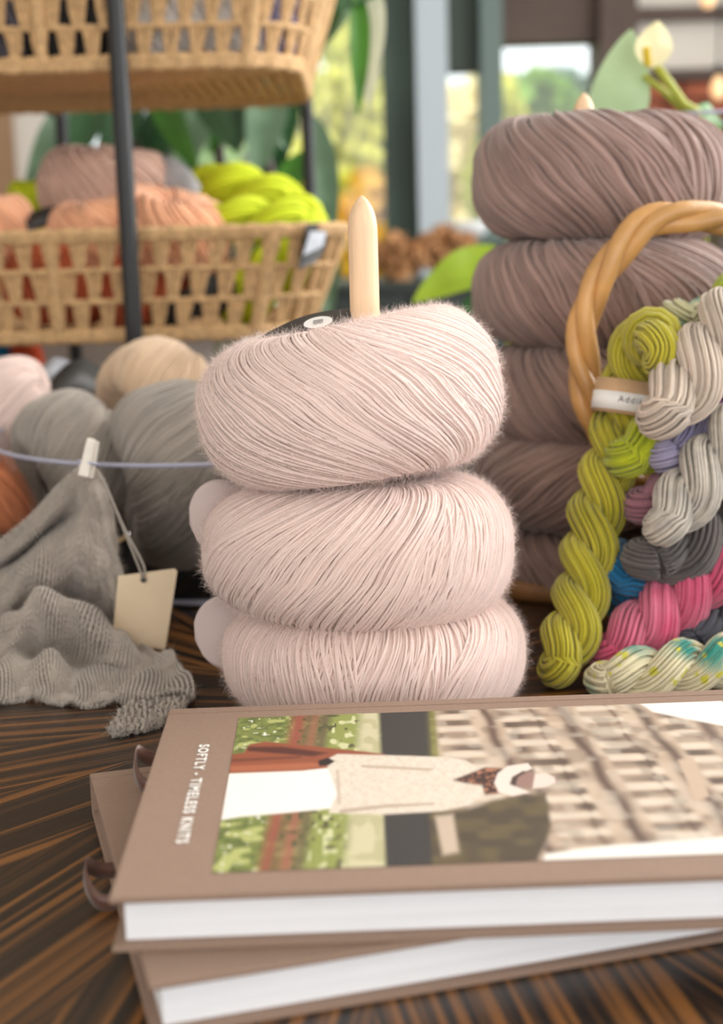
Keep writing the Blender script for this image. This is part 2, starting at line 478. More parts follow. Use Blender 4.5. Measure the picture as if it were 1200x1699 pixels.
# ------------------------------------------------------------------ sideboard and things by the window
YS = 3.0
sb_z = P(650, 468, YS).z
m_sb = mat('dark_green_lacquer', C(40, 48, 44), 0.45)
sx0, sx1 = P(505, 470, YS).x, P(845, 470, YS).x
t = thing('sideboard', 'dark green-black sideboard below the window sill', 'sideboard', ((sx0 + sx1) / 2, YS + .2, FL))
box('body', (sx0, YS, FL + .06), (sx1, YS + .4, sb_z - .02), m_sb, t)
box('top', (sx0 - .01, YS - .012, sb_z - .02), (sx1 + .01, YS + .412, sb_z), m_sb, t, .003)
box('plinth', (sx0 + .02, YS + .02, FL), (sx1 - .02, YS + .38, FL + .06), m_black_metal, t)
for k in range(2):
    a = sx0 + .01 + k * (sx1 - sx0) / 2
    d = box('door', (a, YS - .012, FL + .08), (a + (sx1 - sx0) / 2 - .02, YS, sb_z - .03), m_sb, t, .002)
    h = box('handle', (a + .17 - k * .14, YS - .03, -.25), (a + .18 - k * .14, YS - .012, -.13), m_clip, None)
    h.parent = d
m_dry = mat('dried_flower_tan', C(188, 138, 92), 0.85, 0.3, 40)
for (px, py, r, lab) in ((662, 428, .055, 'round bunch of tan dried flowers beside the wooden dowel'), (740, 415, .06, 'larger bunch of tan dried flowers next to the green leaf')):
    c = P(px, py, YS + (.09 if px < 700 else .27)); c.z = max(c.z, sb_z + r * .8)
    t = thing('dried_flower_bunch', lab, 'dried flowers', (c.x, c.y, sb_z))
    V, F = leaf_cloud(900, .012, (r * 1.15, r, r * .8), px)
    tag(link('petals', npmesh('petals', V + np.array(c), F, False), m_dry, t), kind='stuff')
    lathe('pot', [(.02, 0), (.026, .0), (.03, c.z - sb_z - r * .3), (.026, c.z - sb_z - r * .3)], m_kraft, t, (c.x, c.y, sb_z), 20)
c = P(778, 379, YB - .06)  # bowl shape added to stand for a bright highlight at the window
t = thing('bright_spot_bowl', 'white bowl shape added on the window sill to stand for a bright highlight', 'bowl', (c.x, c.y, bz_(402)))
lathe('bowl', [(.025, 0), (.03, .002), (.055, .02), (.066, .042), (.066, .05), (.062, .05), (.05, .022), (.01, .01)], mat('bright_spot_white', C(250, 250, 250), .15), t, (c.x, c.y, bz_(402)), 32)

# ------------------------------------------------------------------ table
TC = Vector((0.0, 0.80, 0))
t = thing('round_table', 'dark round table with radiating zebra-striped brown veneer', 'table', (TC.x, TC.y, FL))
top = lathe('table_top', [(0.001, 0), (1.28, 0), (1.296, -.004), (1.30, -.015), (1.296, -.028), (1.28, -.034), (0.001, -.034)], m_table, t, (0, 0, 0), 128, cap=False)
top.location = TC
lathe('pedestal', [(.09, -.035), (.07, -.1), (.06, -.4), (.08, -.66), (.1, -.7)], m_dark_wood, t, TC, 32)
lathe('foot', [(.42, FL), (.42, FL + .02), (.1, FL + .05)], m_dark_wood, t, TC, 48)

# ------------------------------------------------------------------ books
BT, BW, BL = 0.0205, 0.205, 0.275
def unit_book(label, origin, rot, z0, group, front):
    """local frame: x along the long side, y to the far side (spine far), z up; origin = near left corner"""
    R = Matrix.Translation((origin.x, origin.y, z0)) @ Matrix.Rotation(rot, 4, 'Z')
    t = thing('knitting_book', label, 'book', (0, 0, 0), group)
    t.matrix_world = R
    def put(o):
        o.parent = t; o.matrix_parent_inverse = Matrix.Identity(4); return o
    ct = 0.0026
    put(box('back_cover', (0, 0, 0), (BL, BW, ct), m_cover, None, .0008))
    put(box('front_cover', (0, 0, BT - ct), (BL, BW, BT), m_cover, None, .0008))
    put(box('spine', (0, BW - .002, ct * .3), (BL, BW + .0012, BT - ct * .3), m_cover, None, .0006))
    put(box('page_block', (.0045, .0045, ct), (BL - .0045, BW - .003, BT - ct), m_pages, None))
    # hinge groove near the spine
    put(box('hinge_ridge', (0.0, BW - .0085, BT - .0002), (BL, BW - .0075, BT + .0003), m_cover, None))
    # ribbon loop out of the left end near the spine
    y = BW * (.80 if front else .58)
    pts = [(.012, y, BT * .45), (-.004, y, BT * .5), (-.0105, y - .004, BT * .75), (-.011, y - .011, BT * .5), (-.006, y - .017, BT * .2), (.006, y - .018, BT * .25)]
    p = spline(pts, 30)
    w = np.array([.0006, .0, .0034])
    V = np.concatenate([p - w, p + w]); F = [(i, i + 1, i + 31, i + 30) for i in range(29)]
    o = link('bookmark_ribbon', pymesh('bookmark_ribbon', V, F, True), m_ribbon)
    md = o.modifiers.new('thick', 'SOLIDIFY'); md.thickness = .0005
    put(o)
    return t, R, put
NLc = G(180, 1490, 2 * BT); FLc = G(283, 1177, 2 * BT)
rotA = math.radians(1.3)
bookA, RA, putA = unit_book('taupe hardback on top of the stack, cover photo of woman in hat', NLc, rotA, BT, 'taupe knitting books', True)
N2 = G(247, 1634, BT)
bookB, RB, putB = unit_book('taupe hardback lying askew on the table beneath the other book', N2, math.radians(15.6), 0.0, 'taupe knitting books', False)

# cover picture: flat print on the top book
RAi = RA.inverted()
def loc_on_cover(px, py):
    q = RAi @ G(px, py, 2 * BT); return q.x, q.y
x0, ynear = loc_on_cover(353, 1449); x0b, yfar = loc_on_cover(396, 1192)
x0 = (x0 + x0b) / 2
def smooth(e0, e1, x):
    t_ = np.clip((x - e0) / (e1 - e0 + 1e-9), 0, 1); return t_ * t_ * (3 - 2 * t_)
def vnoise(x, y, seed=0):
    xi, yi = np.floor(x), np.floor(y); fx, fy = x - xi, y - yi
    def h(a, b_):
        v = np.sin(a * 127.1 + b_ * 311.7 + seed * 74.7) * 43758.5453; return v - np.floor(v)
    fx = fx * fx * (3 - 2 * fx); fy = fy * fy * (3 - 2 * fy)
    return (h(xi, yi) * (1 - fx) + h(xi + 1, yi) * fx) * (1 - fy) + (h(xi, yi + 1) * (1 - fx) + h(xi + 1, yi + 1) * fx) * fy
def inpoly(X, Y, poly, soft=1.5):
    """soft inside mask of a polygon"""
    poly = np.asarray(poly, float); inside = np.zeros(X.shape, bool); dist = np.full(X.shape, 1e9)
    n = len(poly)
    for i in range(n):
        a, b_ = poly[i], poly[(i + 1) % n]
        cond = ((a[1] > Y) != (b_[1] > Y)) & (X < (b_[0] - a[0]) * (Y - a[1]) / (b_[1] - a[1] + 1e-12) + a[0])
        inside ^= cond
        e = b_ - a; tt = np.clip(((X - a[0]) * e[0] + (Y - a[1]) * e[1]) / (e @ e), 0, 1)
        dist = np.minimum(dist, np.hypot(X - a[0] - tt * e[0], Y - a[1] - tt * e[1]))
    return np.clip(0.5 + np.where(inside, dist, -dist) / (2 * soft), 0, 1)
def picture():
    nx, ny = 640, 230
    x1 = BL - .012
    gx, gy = np.meshgrid(np.linspace(x0, x1, nx), np.linspace(ynear, yfar, ny), indexing='ij')
    # where those points are laid out in the print (coordinates taken from the photograph of this cover)
    Wm = np.array(RA)
    pw = np.stack([gx, gy, np.full_like(gx, BT)], -1) @ Wm[:3, :3].T + Wm[:3, 3]
    q = pw - np.array([0, 0, CAMH]); w = q @ np.array(FV)
    X = 600 + FPX * (q @ np.array(RV)) / w; Y = 849.5 - FPX * (q @ np.array(UV_)) / w
    v = (gy - ynear) / (yfar - ynear)
    u = gx - x0                                   # metres from the left edge of the print
    ub = lambda far, near: (loc_on_cover(far, 1200 - .04 * (far - 400))[0] - x0) * v + (loc_on_cover(near, 1440 - .04 * (near - 352))[0] - x0) * (1 - v)
    col = np.zeros(gx.shape + (3,))
    def put(c, mask):
        c_ = np.array(C(*c)[:3]); m_ = mask[..., None]; col[:] = col * (1 - m_) + c_ * m_
    def band(f0, n0, f1, n1, c, s=.003):
        a, b_ = ub(f0, n0), ub(f1, n1); put(c, smooth(a - s, a + s, u) * (1 - smooth(b_ - s, b_ + s, u)))
    put((124, 134, 68), np.ones(gx.shape))
    n1 = vnoise(u * 300, gy * 300, 1) * .6 + vnoise(u * 800, gy * 800, 2) * .4
    put((84, 96, 48), smooth(.35, .75, n1) * .8)
    put((176, 180, 110), smooth(.62, .75, vnoise(u * 260, gy * 200, 3)))
    fl = vnoise(u * 620, gy * 620, 5)
    put((240, 236, 218), smooth(.84, .92, fl) * (u < ub(490, 432)))
    band(486, 430, 512, 452, (150, 82, 64)); band(512, 452, 522, 462, (92, 84, 56)); band(520, 462, 532, 486, (156, 96, 76)); band(532, 486, 552, 506, (104, 92, 64))
    n3 = vnoise(u * 500, gy * 160, 8)
    band(552, 506, 600, 570, (142, 150, 78)); 
    put((206, 206, 158), smooth(.6, .75, n3) * (u > ub(556, 508)) * (u < ub(600, 572)))
    put((84, 84, 52), smooth(.72, .8, vnoise(u * 420, gy * 260, 18)) * (u > ub(500, 452)) * (u < ub(600, 575)))
    band(600, 572, 632, 645, (204, 196, 160)); put((168, 164, 118), smooth(.5, .7, vnoise(u * 300, gy * 120, 9)) * (u > ub(600, 572)) * (u < ub(630, 640)) * .6)
    band(630, 640, 716, 728, (54, 52, 50), .0015)
    band(714, 726, 728, 742, (126, 118, 62)); 
    # the ornate house front, seen sideways
    a = ub(726, 740); house = smooth(a - .002, a + .002, u)
    put((204, 182, 160), house)
    put((172, 146, 124), house * smooth(.3, .8, vnoise(u * 120, gy * 70, 11)) * .6)
    H = u - a
    for h0, hw, c in ((.030, .0025, (96, 74, 62)), (.066, .0032, (88, 66, 56)), (.101, .003, (92, 72, 60)), (.052, .0012, (140, 116, 98)), (.088, .0012, (140, 116, 98)), (.126, .004, (100, 80, 68))):
        hh_ = h0 + (.5 - v) * .016
        put(c, house * np.exp(-((H - hh_ - .0009 * np.sin(gy * 120)) / hw) ** 2) * .95)
    for h0, h1 in ((.004, .022), (.036, .056), (.073, .092), (.107, .120)):
        hh0, hh1 = h0 + (.5 - v) * .016, h1 + (.5 - v) * .016
        rows = (np.sin(gy * 2 * np.pi / .0165 + h0 * 60) > .25) * 1.0
        rows = smooth(.0, .55, np.sin(gy * 2 * np.pi / .0165 + h0 * 60))
        inb = smooth(hh0 - .002, hh0 + .002, H) * (1 - smooth(hh1 - .002, hh1 + .002, H))
        put((86, 70, 60), house * inb * rows * (.35 + .6 * smooth(.25, .8, vnoise(u * 90, gy * 60, 21))))
        put((222, 210, 192), house * inb * smooth(.2, .8, -np.sin(gy * 2 * np.pi / .0165 + h0 * 60)) * .7)
    put((96, 76, 64), house * smooth(.5, .85, vnoise(u * 150, gy * 120, 31)) * smooth(.0, .03, H) * .45)
    put((206, 192, 176), house * smooth(.5, .85, vnoise(u * 170, gy * 130, 33)) * .4)
    # trees before the house and light strips
    bush = inpoly(X, Y, [(700, 1352), (780, 1342), (850, 1322), (905, 1318), (915, 1370), (900, 1412), (890, 1436), (690, 1446)], 4)
    put((76, 64, 48), bush); put((104, 90, 58), bush * smooth(.35, .85, vnoise(u * 150, gy * 150, 41)) * .7)
    put((196, 176, 156), inpoly(X, Y, [(722, 1355), (752, 1352), (762, 1415), (735, 1420)], 4))
    put((54, 52, 50), inpoly(X, Y, [(638, 1352), (712, 1350), (718, 1440), (642, 1446)], 1.5))
    put((240, 234, 226), inpoly(X, Y, [(905, 1418), (1000, 1405), (1300, 1382), (1300, 1440), (900, 1440)], 3))
    put((240, 236, 228), inpoly(X, Y, [(1062, 1168), (1400, 1140), (1400, 1218), (1200, 1205), (1120, 1190), (1085, 1182)], 2))
    put((196, 172, 150), inpoly(X, Y, [(1125, 1262), (1150, 1256), (1178, 1322), (1155, 1330)], 3))
    # the woman seen from behind, head to the right
    put((146, 78, 52), inpoly(X, Y, [(350, 1256), (405, 1250), (414, 1236), (440, 1231), (480, 1235), (560, 1243), (640, 1252), (600, 1272), (500, 1282), (350, 1286)], 1.2))
    put((84, 40, 30), inpoly(X, Y, [(410, 1240), (470, 1240), (545, 1250), (520, 1256), (450, 1250), (412, 1247)], 2))
    put((178, 104, 72), inpoly(X, Y, [(380, 1272), (520, 1266), (540, 1272), (500, 1277), (385, 1281)], 2) * .8)
    put((104, 54, 38), inpoly(X, Y, [(352, 1262), (500, 1255), (500, 1259), (352, 1267)], 1.5) * .8)
    put((244, 238, 230), inpoly(X, Y, [(340, 1286), (500, 1280), (572, 1272), (575, 1340), (470, 1350), (400, 1356), (340, 1366)], 1.2))
    sw = inpoly(X, Y, [(540, 1262), (560, 1252), (640, 1254), (740, 1257), (772, 1262), (795, 1276), (808, 1300), (800, 1322), (780, 1336), (730, 1347), (640, 1352), (545, 1350), (560, 1318)], 1.5)
    put((226, 212, 196), sw); put((206, 190, 172), sw * smooth(.5, .62, vnoise(u * 900, gy * 900, 51)) * .6)
    put((176, 152, 130), inpoly(X, Y, [(600, 1270), (720, 1276), (715, 1280), (640, 1276), (600, 1274)], 1.5) * .8)
    put((170, 146, 126), inpoly(X, Y, [(562, 1345), (640, 1336), (720, 1333), (720, 1336), (640, 1341), (565, 1350)], 1.5) * .9)
    put((186, 164, 144), inpoly(X, Y, [(558, 1278), (562, 1278), (566, 1335), (560, 1335)], 1.5) * .7)
    put((34, 22, 20), inpoly(X, Y, [(528, 1263), (545, 1258), (556, 1264), (545, 1271), (530, 1272)], 1.2))
    hair = inpoly(X, Y, [(752, 1295), (785, 1282), (806, 1274), (834, 1276), (838, 1316), (806, 1320), (800, 1304), (770, 1300)], 2)
    put((64, 40, 34), hair); put((170, 112, 84), hair * smooth(.62, .75, vnoise(u * 700, gy * 700, 61)))
    put((60, 40, 36), inpoly(X, Y, [(868, 1276), (880, 1268), (888, 1280), (880, 1290)], 3) * .8)
    put((232, 214, 202), inpoly(X, Y, [(820, 1300), (826, 1284), (842, 1272), (876, 1267), (884, 1276), (868, 1282), (852, 1292), (852, 1304), (872, 1312), (880, 1316), (850, 1322), (828, 1316)], 1.2))
    put((70, 48, 42), inpoly(X, Y, [(846, 1302), (850, 1290), (868, 1280), (878, 1282), (860, 1292), (856, 1306)], 1.2))
    put((150, 118, 108), inpoly(X, Y, [(856, 1304), (860, 1290), (876, 1281), (896, 1284), (898, 1304), (880, 1310)], 1.2))
    put((226, 206, 194), inpoly(X, Y, [(888, 1284), (906, 1283), (921, 1291), (922, 1300), (905, 1307), (884, 1309)], 1.2))
    V = np.stack([gx, gy, np.full_like(gx, BT + .00025)], -1).reshape(-1, 3)
    i = np.arange(nx * ny).reshape(nx, ny)
    F = np.stack([i[:-1, :-1], i[1:, :-1], i[1:, 1:], i[:-1, 1:]], -1).reshape(-1, 4)
    me = npmesh('cover_photograph', V, F, False)
    ca = me.color_attributes.new('print', 'FLOAT_COLOR', 'POINT')
    ca.data.foreach_set('color', np.concatenate([col.reshape(-1, 3), np.ones((nx * ny, 1))], 1).astype(np.float32).ravel())
    m = mat('printed_photograph', (1, 1, 1, 1), 0.6, bump=.25, bscale=2500)
    nt = m.node_tree; at = nt.nodes.new('ShaderNodeAttribute'); at.attribute_name = 'print'
    nt.links.new(at.outputs['Color'], nt.nodes['Principled BSDF'].inputs['Base Color'])
    return putA(link('cover_photograph', me, m))
tag(picture(), 'printed photo of a woman in a hat before an ornate building')

def text_mesh(name, s, size, m, sx=1.0, offset=0.0, extrude=0.0):
    cu = bpy.data.curves.new(name, 'FONT'); cu.body = s; cu.size = size; cu.offset = offset; cu.extrude = extrude
    cu.space_character = 1.25
    o = bpy.data.objects.new(name, cu); COL.objects.link(o)
    bpy.context.view_layer.update()
    me = bpy.data.meshes.new_from_object(o.evaluated_get(bpy.context.evaluated_depsgraph_get()))
    bpy.data.objects.remove(o)
    xs = [v.co.x for v in me.vertices]
    for v in me.vertices: v.co.x *= sx
    return me, (max(xs) - min(xs)) * sx
ta, tb = loc_on_cover(344, 1236), loc_on_cover(300, 1400)
h_cap = loc_on_cover(346, 1240)[0] - loc_on_cover(330, 1240)[0]
m_white_ink = mat('white_ink', C(246, 242, 236), .6)
me, wd = text_mesh('title_lettering', 'SOFTLY - TIMELESS KNITS', h_cap / .70, m_white_ink, 1.0, .00022)
k = (ta[1] - tb[1]) / wd
xc = loc_on_cover(331, 1240)[0]
for v in me.vertices:
    a, b_ = v.co.x * k, v.co.y
    v.co = (xc + b_, ta[1] - a, BT + .0003)
putA(link('title_lettering', me, m_white_ink))

# ------------------------------------------------------------------ yarn balls
def ball_frame(R, hh, rh, off, phi, th, dip=.32, seed=0.0, flat=.78):
    s = np.sin(phi); c = np.cos(phi)
    s_ = np.clip(s, 0, 1) ** flat
    lump = 1 + .022 * np.sin(2 * th + seed) + .015 * np.sin(3 * th + 2 * seed) * np.sin(phi)
    r = rh + (R - rh) * s_ * lump
    z = hh * np.sign(c) * np.abs(c) ** .80 * (1 - dip * np.exp(-(s / .38) ** 2)) * (1 + .05 * np.sin(th + seed))
    return np.stack([r * np.cos(th) + off[0] * (1 - s_), r * np.sin(th) + off[1] * (1 - s_), z], -1)

def yarn_ball(name, label, cat_group, center, R, hh, m, groups, sr, rh=.010, off=(0, 0), rot=None, seed=0.0, n_pts=34,
              sides=4, fuzz=0, fuzz_len=.008, m_fuzz=None, dip=.32, axis=None, fw=.00007, wob=.05):
    center = np.array(center, float)
    t = thing(name, label, 'yarn', center - np.array([0, 0, hh]), cat_group)
    Rm = np.array((rot or Matrix.Identity(3)).to_3x3())
    bf = lambda phi, th: ball_frame(R, hh, rh, off, phi, th, dip, seed)
    def full(phi, th, lift):
        e = 1e-3
        p = bf(phi, th); dp = bf(phi + e, th) - bf(phi - e, th); dt = bf(phi, th + e) - bf(phi, th - e)
        n = norm(np.cross(dp, dt))
        return (p + n * lift[..., None]) @ Rm.T + center, n @ Rm.T
    # inner body
    ph = np.linspace(0.02, math.pi - .02, 26); tt = np.arange(56) * 2 * np.pi / 56
    PH, TT = np.meshgrid(ph, tt, indexing='ij')
    p, n = full(PH, TT, np.full(PH.shape, -sr * .15))
    idx = np.arange(26 * 56).reshape(26, 56); nx = np.roll(idx, -1, 1)
    F = np.stack([idx[:-1], nx[:-1], nx[1:], idx[1:]], -1).reshape(-1, 4)
    link('inner_winding', npmesh('inner_winding', p.reshape(-1, 3), F, True, np.full(26 * 56, .75)), m, t)
    parts, tones, allp, alln, allt = [], [], [], [], []
    for g in groups:
        t0, t1, cnt, skew = g[:4]
        lift = g[4] if len(g) > 4 else 0.0
        p0, p1 = (g[5], g[6]) if len(g) > 6 else (.06, math.pi - .06)
        fan = g[7] if len(g) > 7 else 0.0
        th0 = t0 + (np.arange(cnt) + rng.uniform(-.4, .4, cnt)) * (t1 - t0) / cnt
        phi = np.linspace(p0, p1, n_pts)[None, :] * np.ones((cnt, 1))
        g_ = (phi - np.pi / 2) / (np.pi / 2)
        curve = np.sin(g_ * np.pi / 2) * .6 + g_ * .4
        sk = skew + fan * (th0 - (t0 + t1) / 2) + rng.normal(0, wob, cnt)
        th = th0[:, None] + sk[:, None] * curve + (.02 * np.sin(3 * phi + th0[:, None] * 5)) + rng.normal(0, .012, (cnt, 1)) * np.sin(2 * phi + rng.uniform(0, 6, (cnt, 1)))
        lf = lift + sr * (.25 + .38 * rng.uniform(-1, 1, (cnt, 1)) + .3 * np.sin(phi * 2.5 + rng.uniform(0, 6, (cnt, 1))))
        if lift: lf = lf - lift * 1.4 * np.exp(-((th0[:, None] - np.array([t0, t1]).reshape(1, 2)[:, :1]) / .08) ** 2) * .5
        P_, N_ = full(phi, th, lf)
        rr = sr * rng.uniform(.75, 1.15, (cnt, 1)) * np.ones((1, n_pts)) * (.45 + .55 * np.sin(phi) ** .5)
        parts.append(tubes(P_, N_, rr, sides)); tones.append(np.repeat(rng.uniform(0, 1, cnt), n_pts * sides))
        allp.append(P_.reshape(-1, 3)); alln.append(N_.reshape(-1, 3)); allt.append(norm(np.gradient(P_, axis=1)).reshape(-1, 3))
    V, F = merge(parts)
    tag(link('yarn_strands', npmesh('yarn_strands', V, F, True, np.concatenate(tones)), m, t), kind='stuff')
    if fuzz:
        V, F = hairs(np.concatenate(allp), np.concatenate(alln), np.concatenate(allt), fuzz, fuzz_len, fw)
        tag(link('fibre_halo', npmesh('fibre_halo', V, F, False), m_fuzz or m, t), kind='stuff')
    return t, full

TAU = 2 * math.pi
F_ = -math.pi / 2           # azimuth that faces the photographer
YP = 0.79
DOW = P(606, 535, YP)       # dowel axis
def rotxy(ax, ay): return Matrix.Rotation(math.radians(ax), 3, 'X') @ Matrix.Rotation(math.radians(ay), 3, 'Y')
def dowel(label, x, y, tip, base_r, m_base, lab_group):
    t = thing('yarn_stand', label, 'stand', (x, y, 0), lab_group)
    lathe('base', [(.001, 0), (base_r - .003, 0), (base_r, .003), (base_r, .011), (base_r - .003, .0135), (.001, .0135)], m_base, t, (x, y, 0), 64, cap=False)
    r = .0080
    lathe('dowel', [(r, .012), (r, tip - .06), (r, tip - .0185), (r * .985, tip - .0165), (r * .93, tip - .0125), (r * .80, tip - .0086), (r * .60, tip - .0050), (r * .36, tip - .0022), (r * .2, tip - .0009), (.0005, tip)], m_birch, t, (x, y, 0), 40)
    return t
dowel('pale pointed wooden dowel stand holding the pink yarn balls', DOW.x, YP, P(604, 324, YP).z, .07, m_walnut, 'dowel yarn stands')
def pball(label, px, py, R, hh, groups, rot, seed, fz=56000):
    c = P(px, py, YP)
    return yarn_ball('yarn_ball', label, 'pale pink mohair balls', c, R, hh, m_pink, groups, .00100, .0092,
                     (DOW.x - c.x, 0), rot, seed, 34, 4, fz, .0085, m_pink_fuzz, fw=.00005, wob=.06)
b1, f1 = pball('topmost pale pink fluffy yarn ball with black label, on the dowel', 578, 665, .0815, .0485,
      [(0, TAU, 400, .85), (F_ - 1.5, F_ + .9, 130, 1.0, .0007, .06, 3.0, -.25), (F_ + .7, F_ + 1.9, 70, 1.25, .0010)], rotxy(-4, -8.5), .4)
b2, f2 = pball('middle pale pink fluffy yarn ball with oval taupe label, on the dowel', 594, 905, .0835, .0425,
      [(0, TAU, 400, -.5), (F_ - 1.25, F_ + .40, 120, -.75, .0012, .04, 3.0, .35), (F_ + .42, F_ + 1.7, 110, -.28, .0005)], rotxy(-2, 1), 1.7)
b3, f3 = pball('lowest pale pink fluffy yarn ball with oval taupe label, behind the books', 620, 1080, .0835, .0365,
      [(0, TAU, 400, -.2), (F_ - 1.5, F_ - .1, 110, .15, .0006), (F_ + .4, F_ + 1.6, 100, -.7, .0009)], rotxy(0, 0), 2.9)
def oval_label(parent, pts_c, w, h, yaw, bend, name='paper_label', m=None, tilt=0.0):
    """oval card bent about its upright axis"""
    nu, nv = 18, 14; V = []; F = []
    c = Vector(pts_c)
    for i in range(nu + 1):
        for j in range(nv + 1):
            a = -1 + 2 * i / nu; bb = (-1 + 2 * j / nv) * math.sqrt(max(0.0004, 1 - a * a))
            x = a * w; z = bb * h; y = bend * (a * a)
            q = Vector((x, y, z)); q.rotate(Matrix.Rotation(tilt, 3, 'Y')); q.rotate(Matrix.Rotation(yaw, 3, 'Z'))
            V.append(c + q)
    for i in range(nu):
        for j in range(nv):
            k_ = i * (nv + 1) + j; F.append((k_, k_ + 1, k_ + nv + 2, k_ + nv + 1))
    o = link(name, pymesh(name, V, F, True), m or m_paper_taupe, parent)
    md = o.modifiers.new('t', 'SOLIDIFY'); md.thickness = .0005
    return o
oval_label(b2, P(368, 860, YP + .002), .0178, .0222, math.radians(10), .004, tilt=math.radians(-10))
oval_label(b3, P(378, 1050, YP + .002), .0190, .0222, math.radians(4), .003, tilt=math.radians(-12))
# black label over the top ball, with a white oval sticker
def strip(parent, name, pts, w_dir, w, m, n=24, off=0.0):
    p = spline([tuple(q) for q in pts], n) + np.array([0, 0, off]); wv = np.array(w_dir) * w / 2
    V = np.concatenate([p - wv, p + wv]); F = [(i, i + 1, n + i + 1, n + i) for i in range(n - 1)]
    o = link(name, pymesh(name, V, F, True), m, parent)
    md = o.modifiers.new('t', 'SOLIDIFY'); md.thickness = .0004
    return o
pts = [P(424, 580, YP - .008), P(458, 562, YP - .008), P(500, 544, YP - .008), P(545, 534, YP - .009), P(582, 530, YP - .010)]
strip(b1, 'paper_label', pts, (0.05, .94, .34), .032, m_black_paper)
c = P(528, 537, YP - .0115) + Vector((0, -.34, .94)) * .0009
card = lambda x_, y_: (c.x + x_, c.y + .94 * y_, c.z + .34 * y_ + .13 * x_)
ell = [card(.0078 * math.cos(a), .0075 * math.sin(a)) for a in np.linspace(0, TAU, 28, endpoint=False)]
o = link('label_sticker', pymesh('label_sticker', ell, [tuple(range(28))]), m_white_paper, b1)
c = c + Vector((0, -.34, .94)) * .0003
sq = [card(dx * .0026, dy * .0028) for dx, dy in ((-1, -1), (1, -1), (1, 1), (-1, 1))]
link('sticker_print', pymesh('sticker_print', sq, [(0, 1, 2, 3)]), m_grey_print, b1)

# mauve stack
YM = 1.075
MD = P(969, 300, YM)
dowel('wooden dowel stand holding five mauve yarn balls behind the willow handle', MD.x, YM, P(968, 154, YM).z, .080, m_walnut, 'dowel yarn stands')
def mball(label, px, py, R, hh, groups, rot, seed):
    c = P(px, py, YM)
    return yarn_ball('yarn_ball', label, 'mauve wool balls', c, R, hh, m_mauve, groups, .0019, .0095, (MD.x - c.x, 0), rot, seed, 36, 5, 5000, .006, m_mauve, wob=.07)
mball('topmost mauve thick-stranded yarn ball on the wooden dowel', 994, 301, .0895, .0490,
      [(0, TAU, 150, .7), (F_ - 1.4, F_ + .6, 62, .75, .002), (F_ + .5, F_ + 1.7, 40, .1, .003)], rotxy(-2, 2), .9)
mball('second mauve yarn ball from the top of its stack, crossed by willow handle', 1000, 484, .092, .0415,
      [(0, TAU, 150, .5), (F_ - 1.4, F_ + .2, 55, .45, .002), (F_ + .2, F_ + 1.6, 45, .9, .002)], rotxy(0, 1), 2.1)
mball('third mauve yarn ball from the top of its stack, behind the willow handle', 1004, 642, .0885, .038,
      [(0, TAU, 150, .45), (F_ - 1.5, F_ + .5, 60, .5, .002)], rotxy(0, -1), 3.3)
mball('fourth mauve yarn ball from the top of its stack, next to olive hank', 992, 785, .0925, .0355,
      [(0, TAU, 150, -.5), (F_ - 1.2, F_ + .5, 60, -.8, .003)], rotxy(1, 1), 4.6)
mball('lowest mauve yarn ball of its stack, resting on the wooden base', 1004, 917, .083, .0325,
      [(0, TAU, 150, .35), (F_ - 1.2, F_ + .5, 50, .5, .002)], rotxy(0, 0), 5.2)

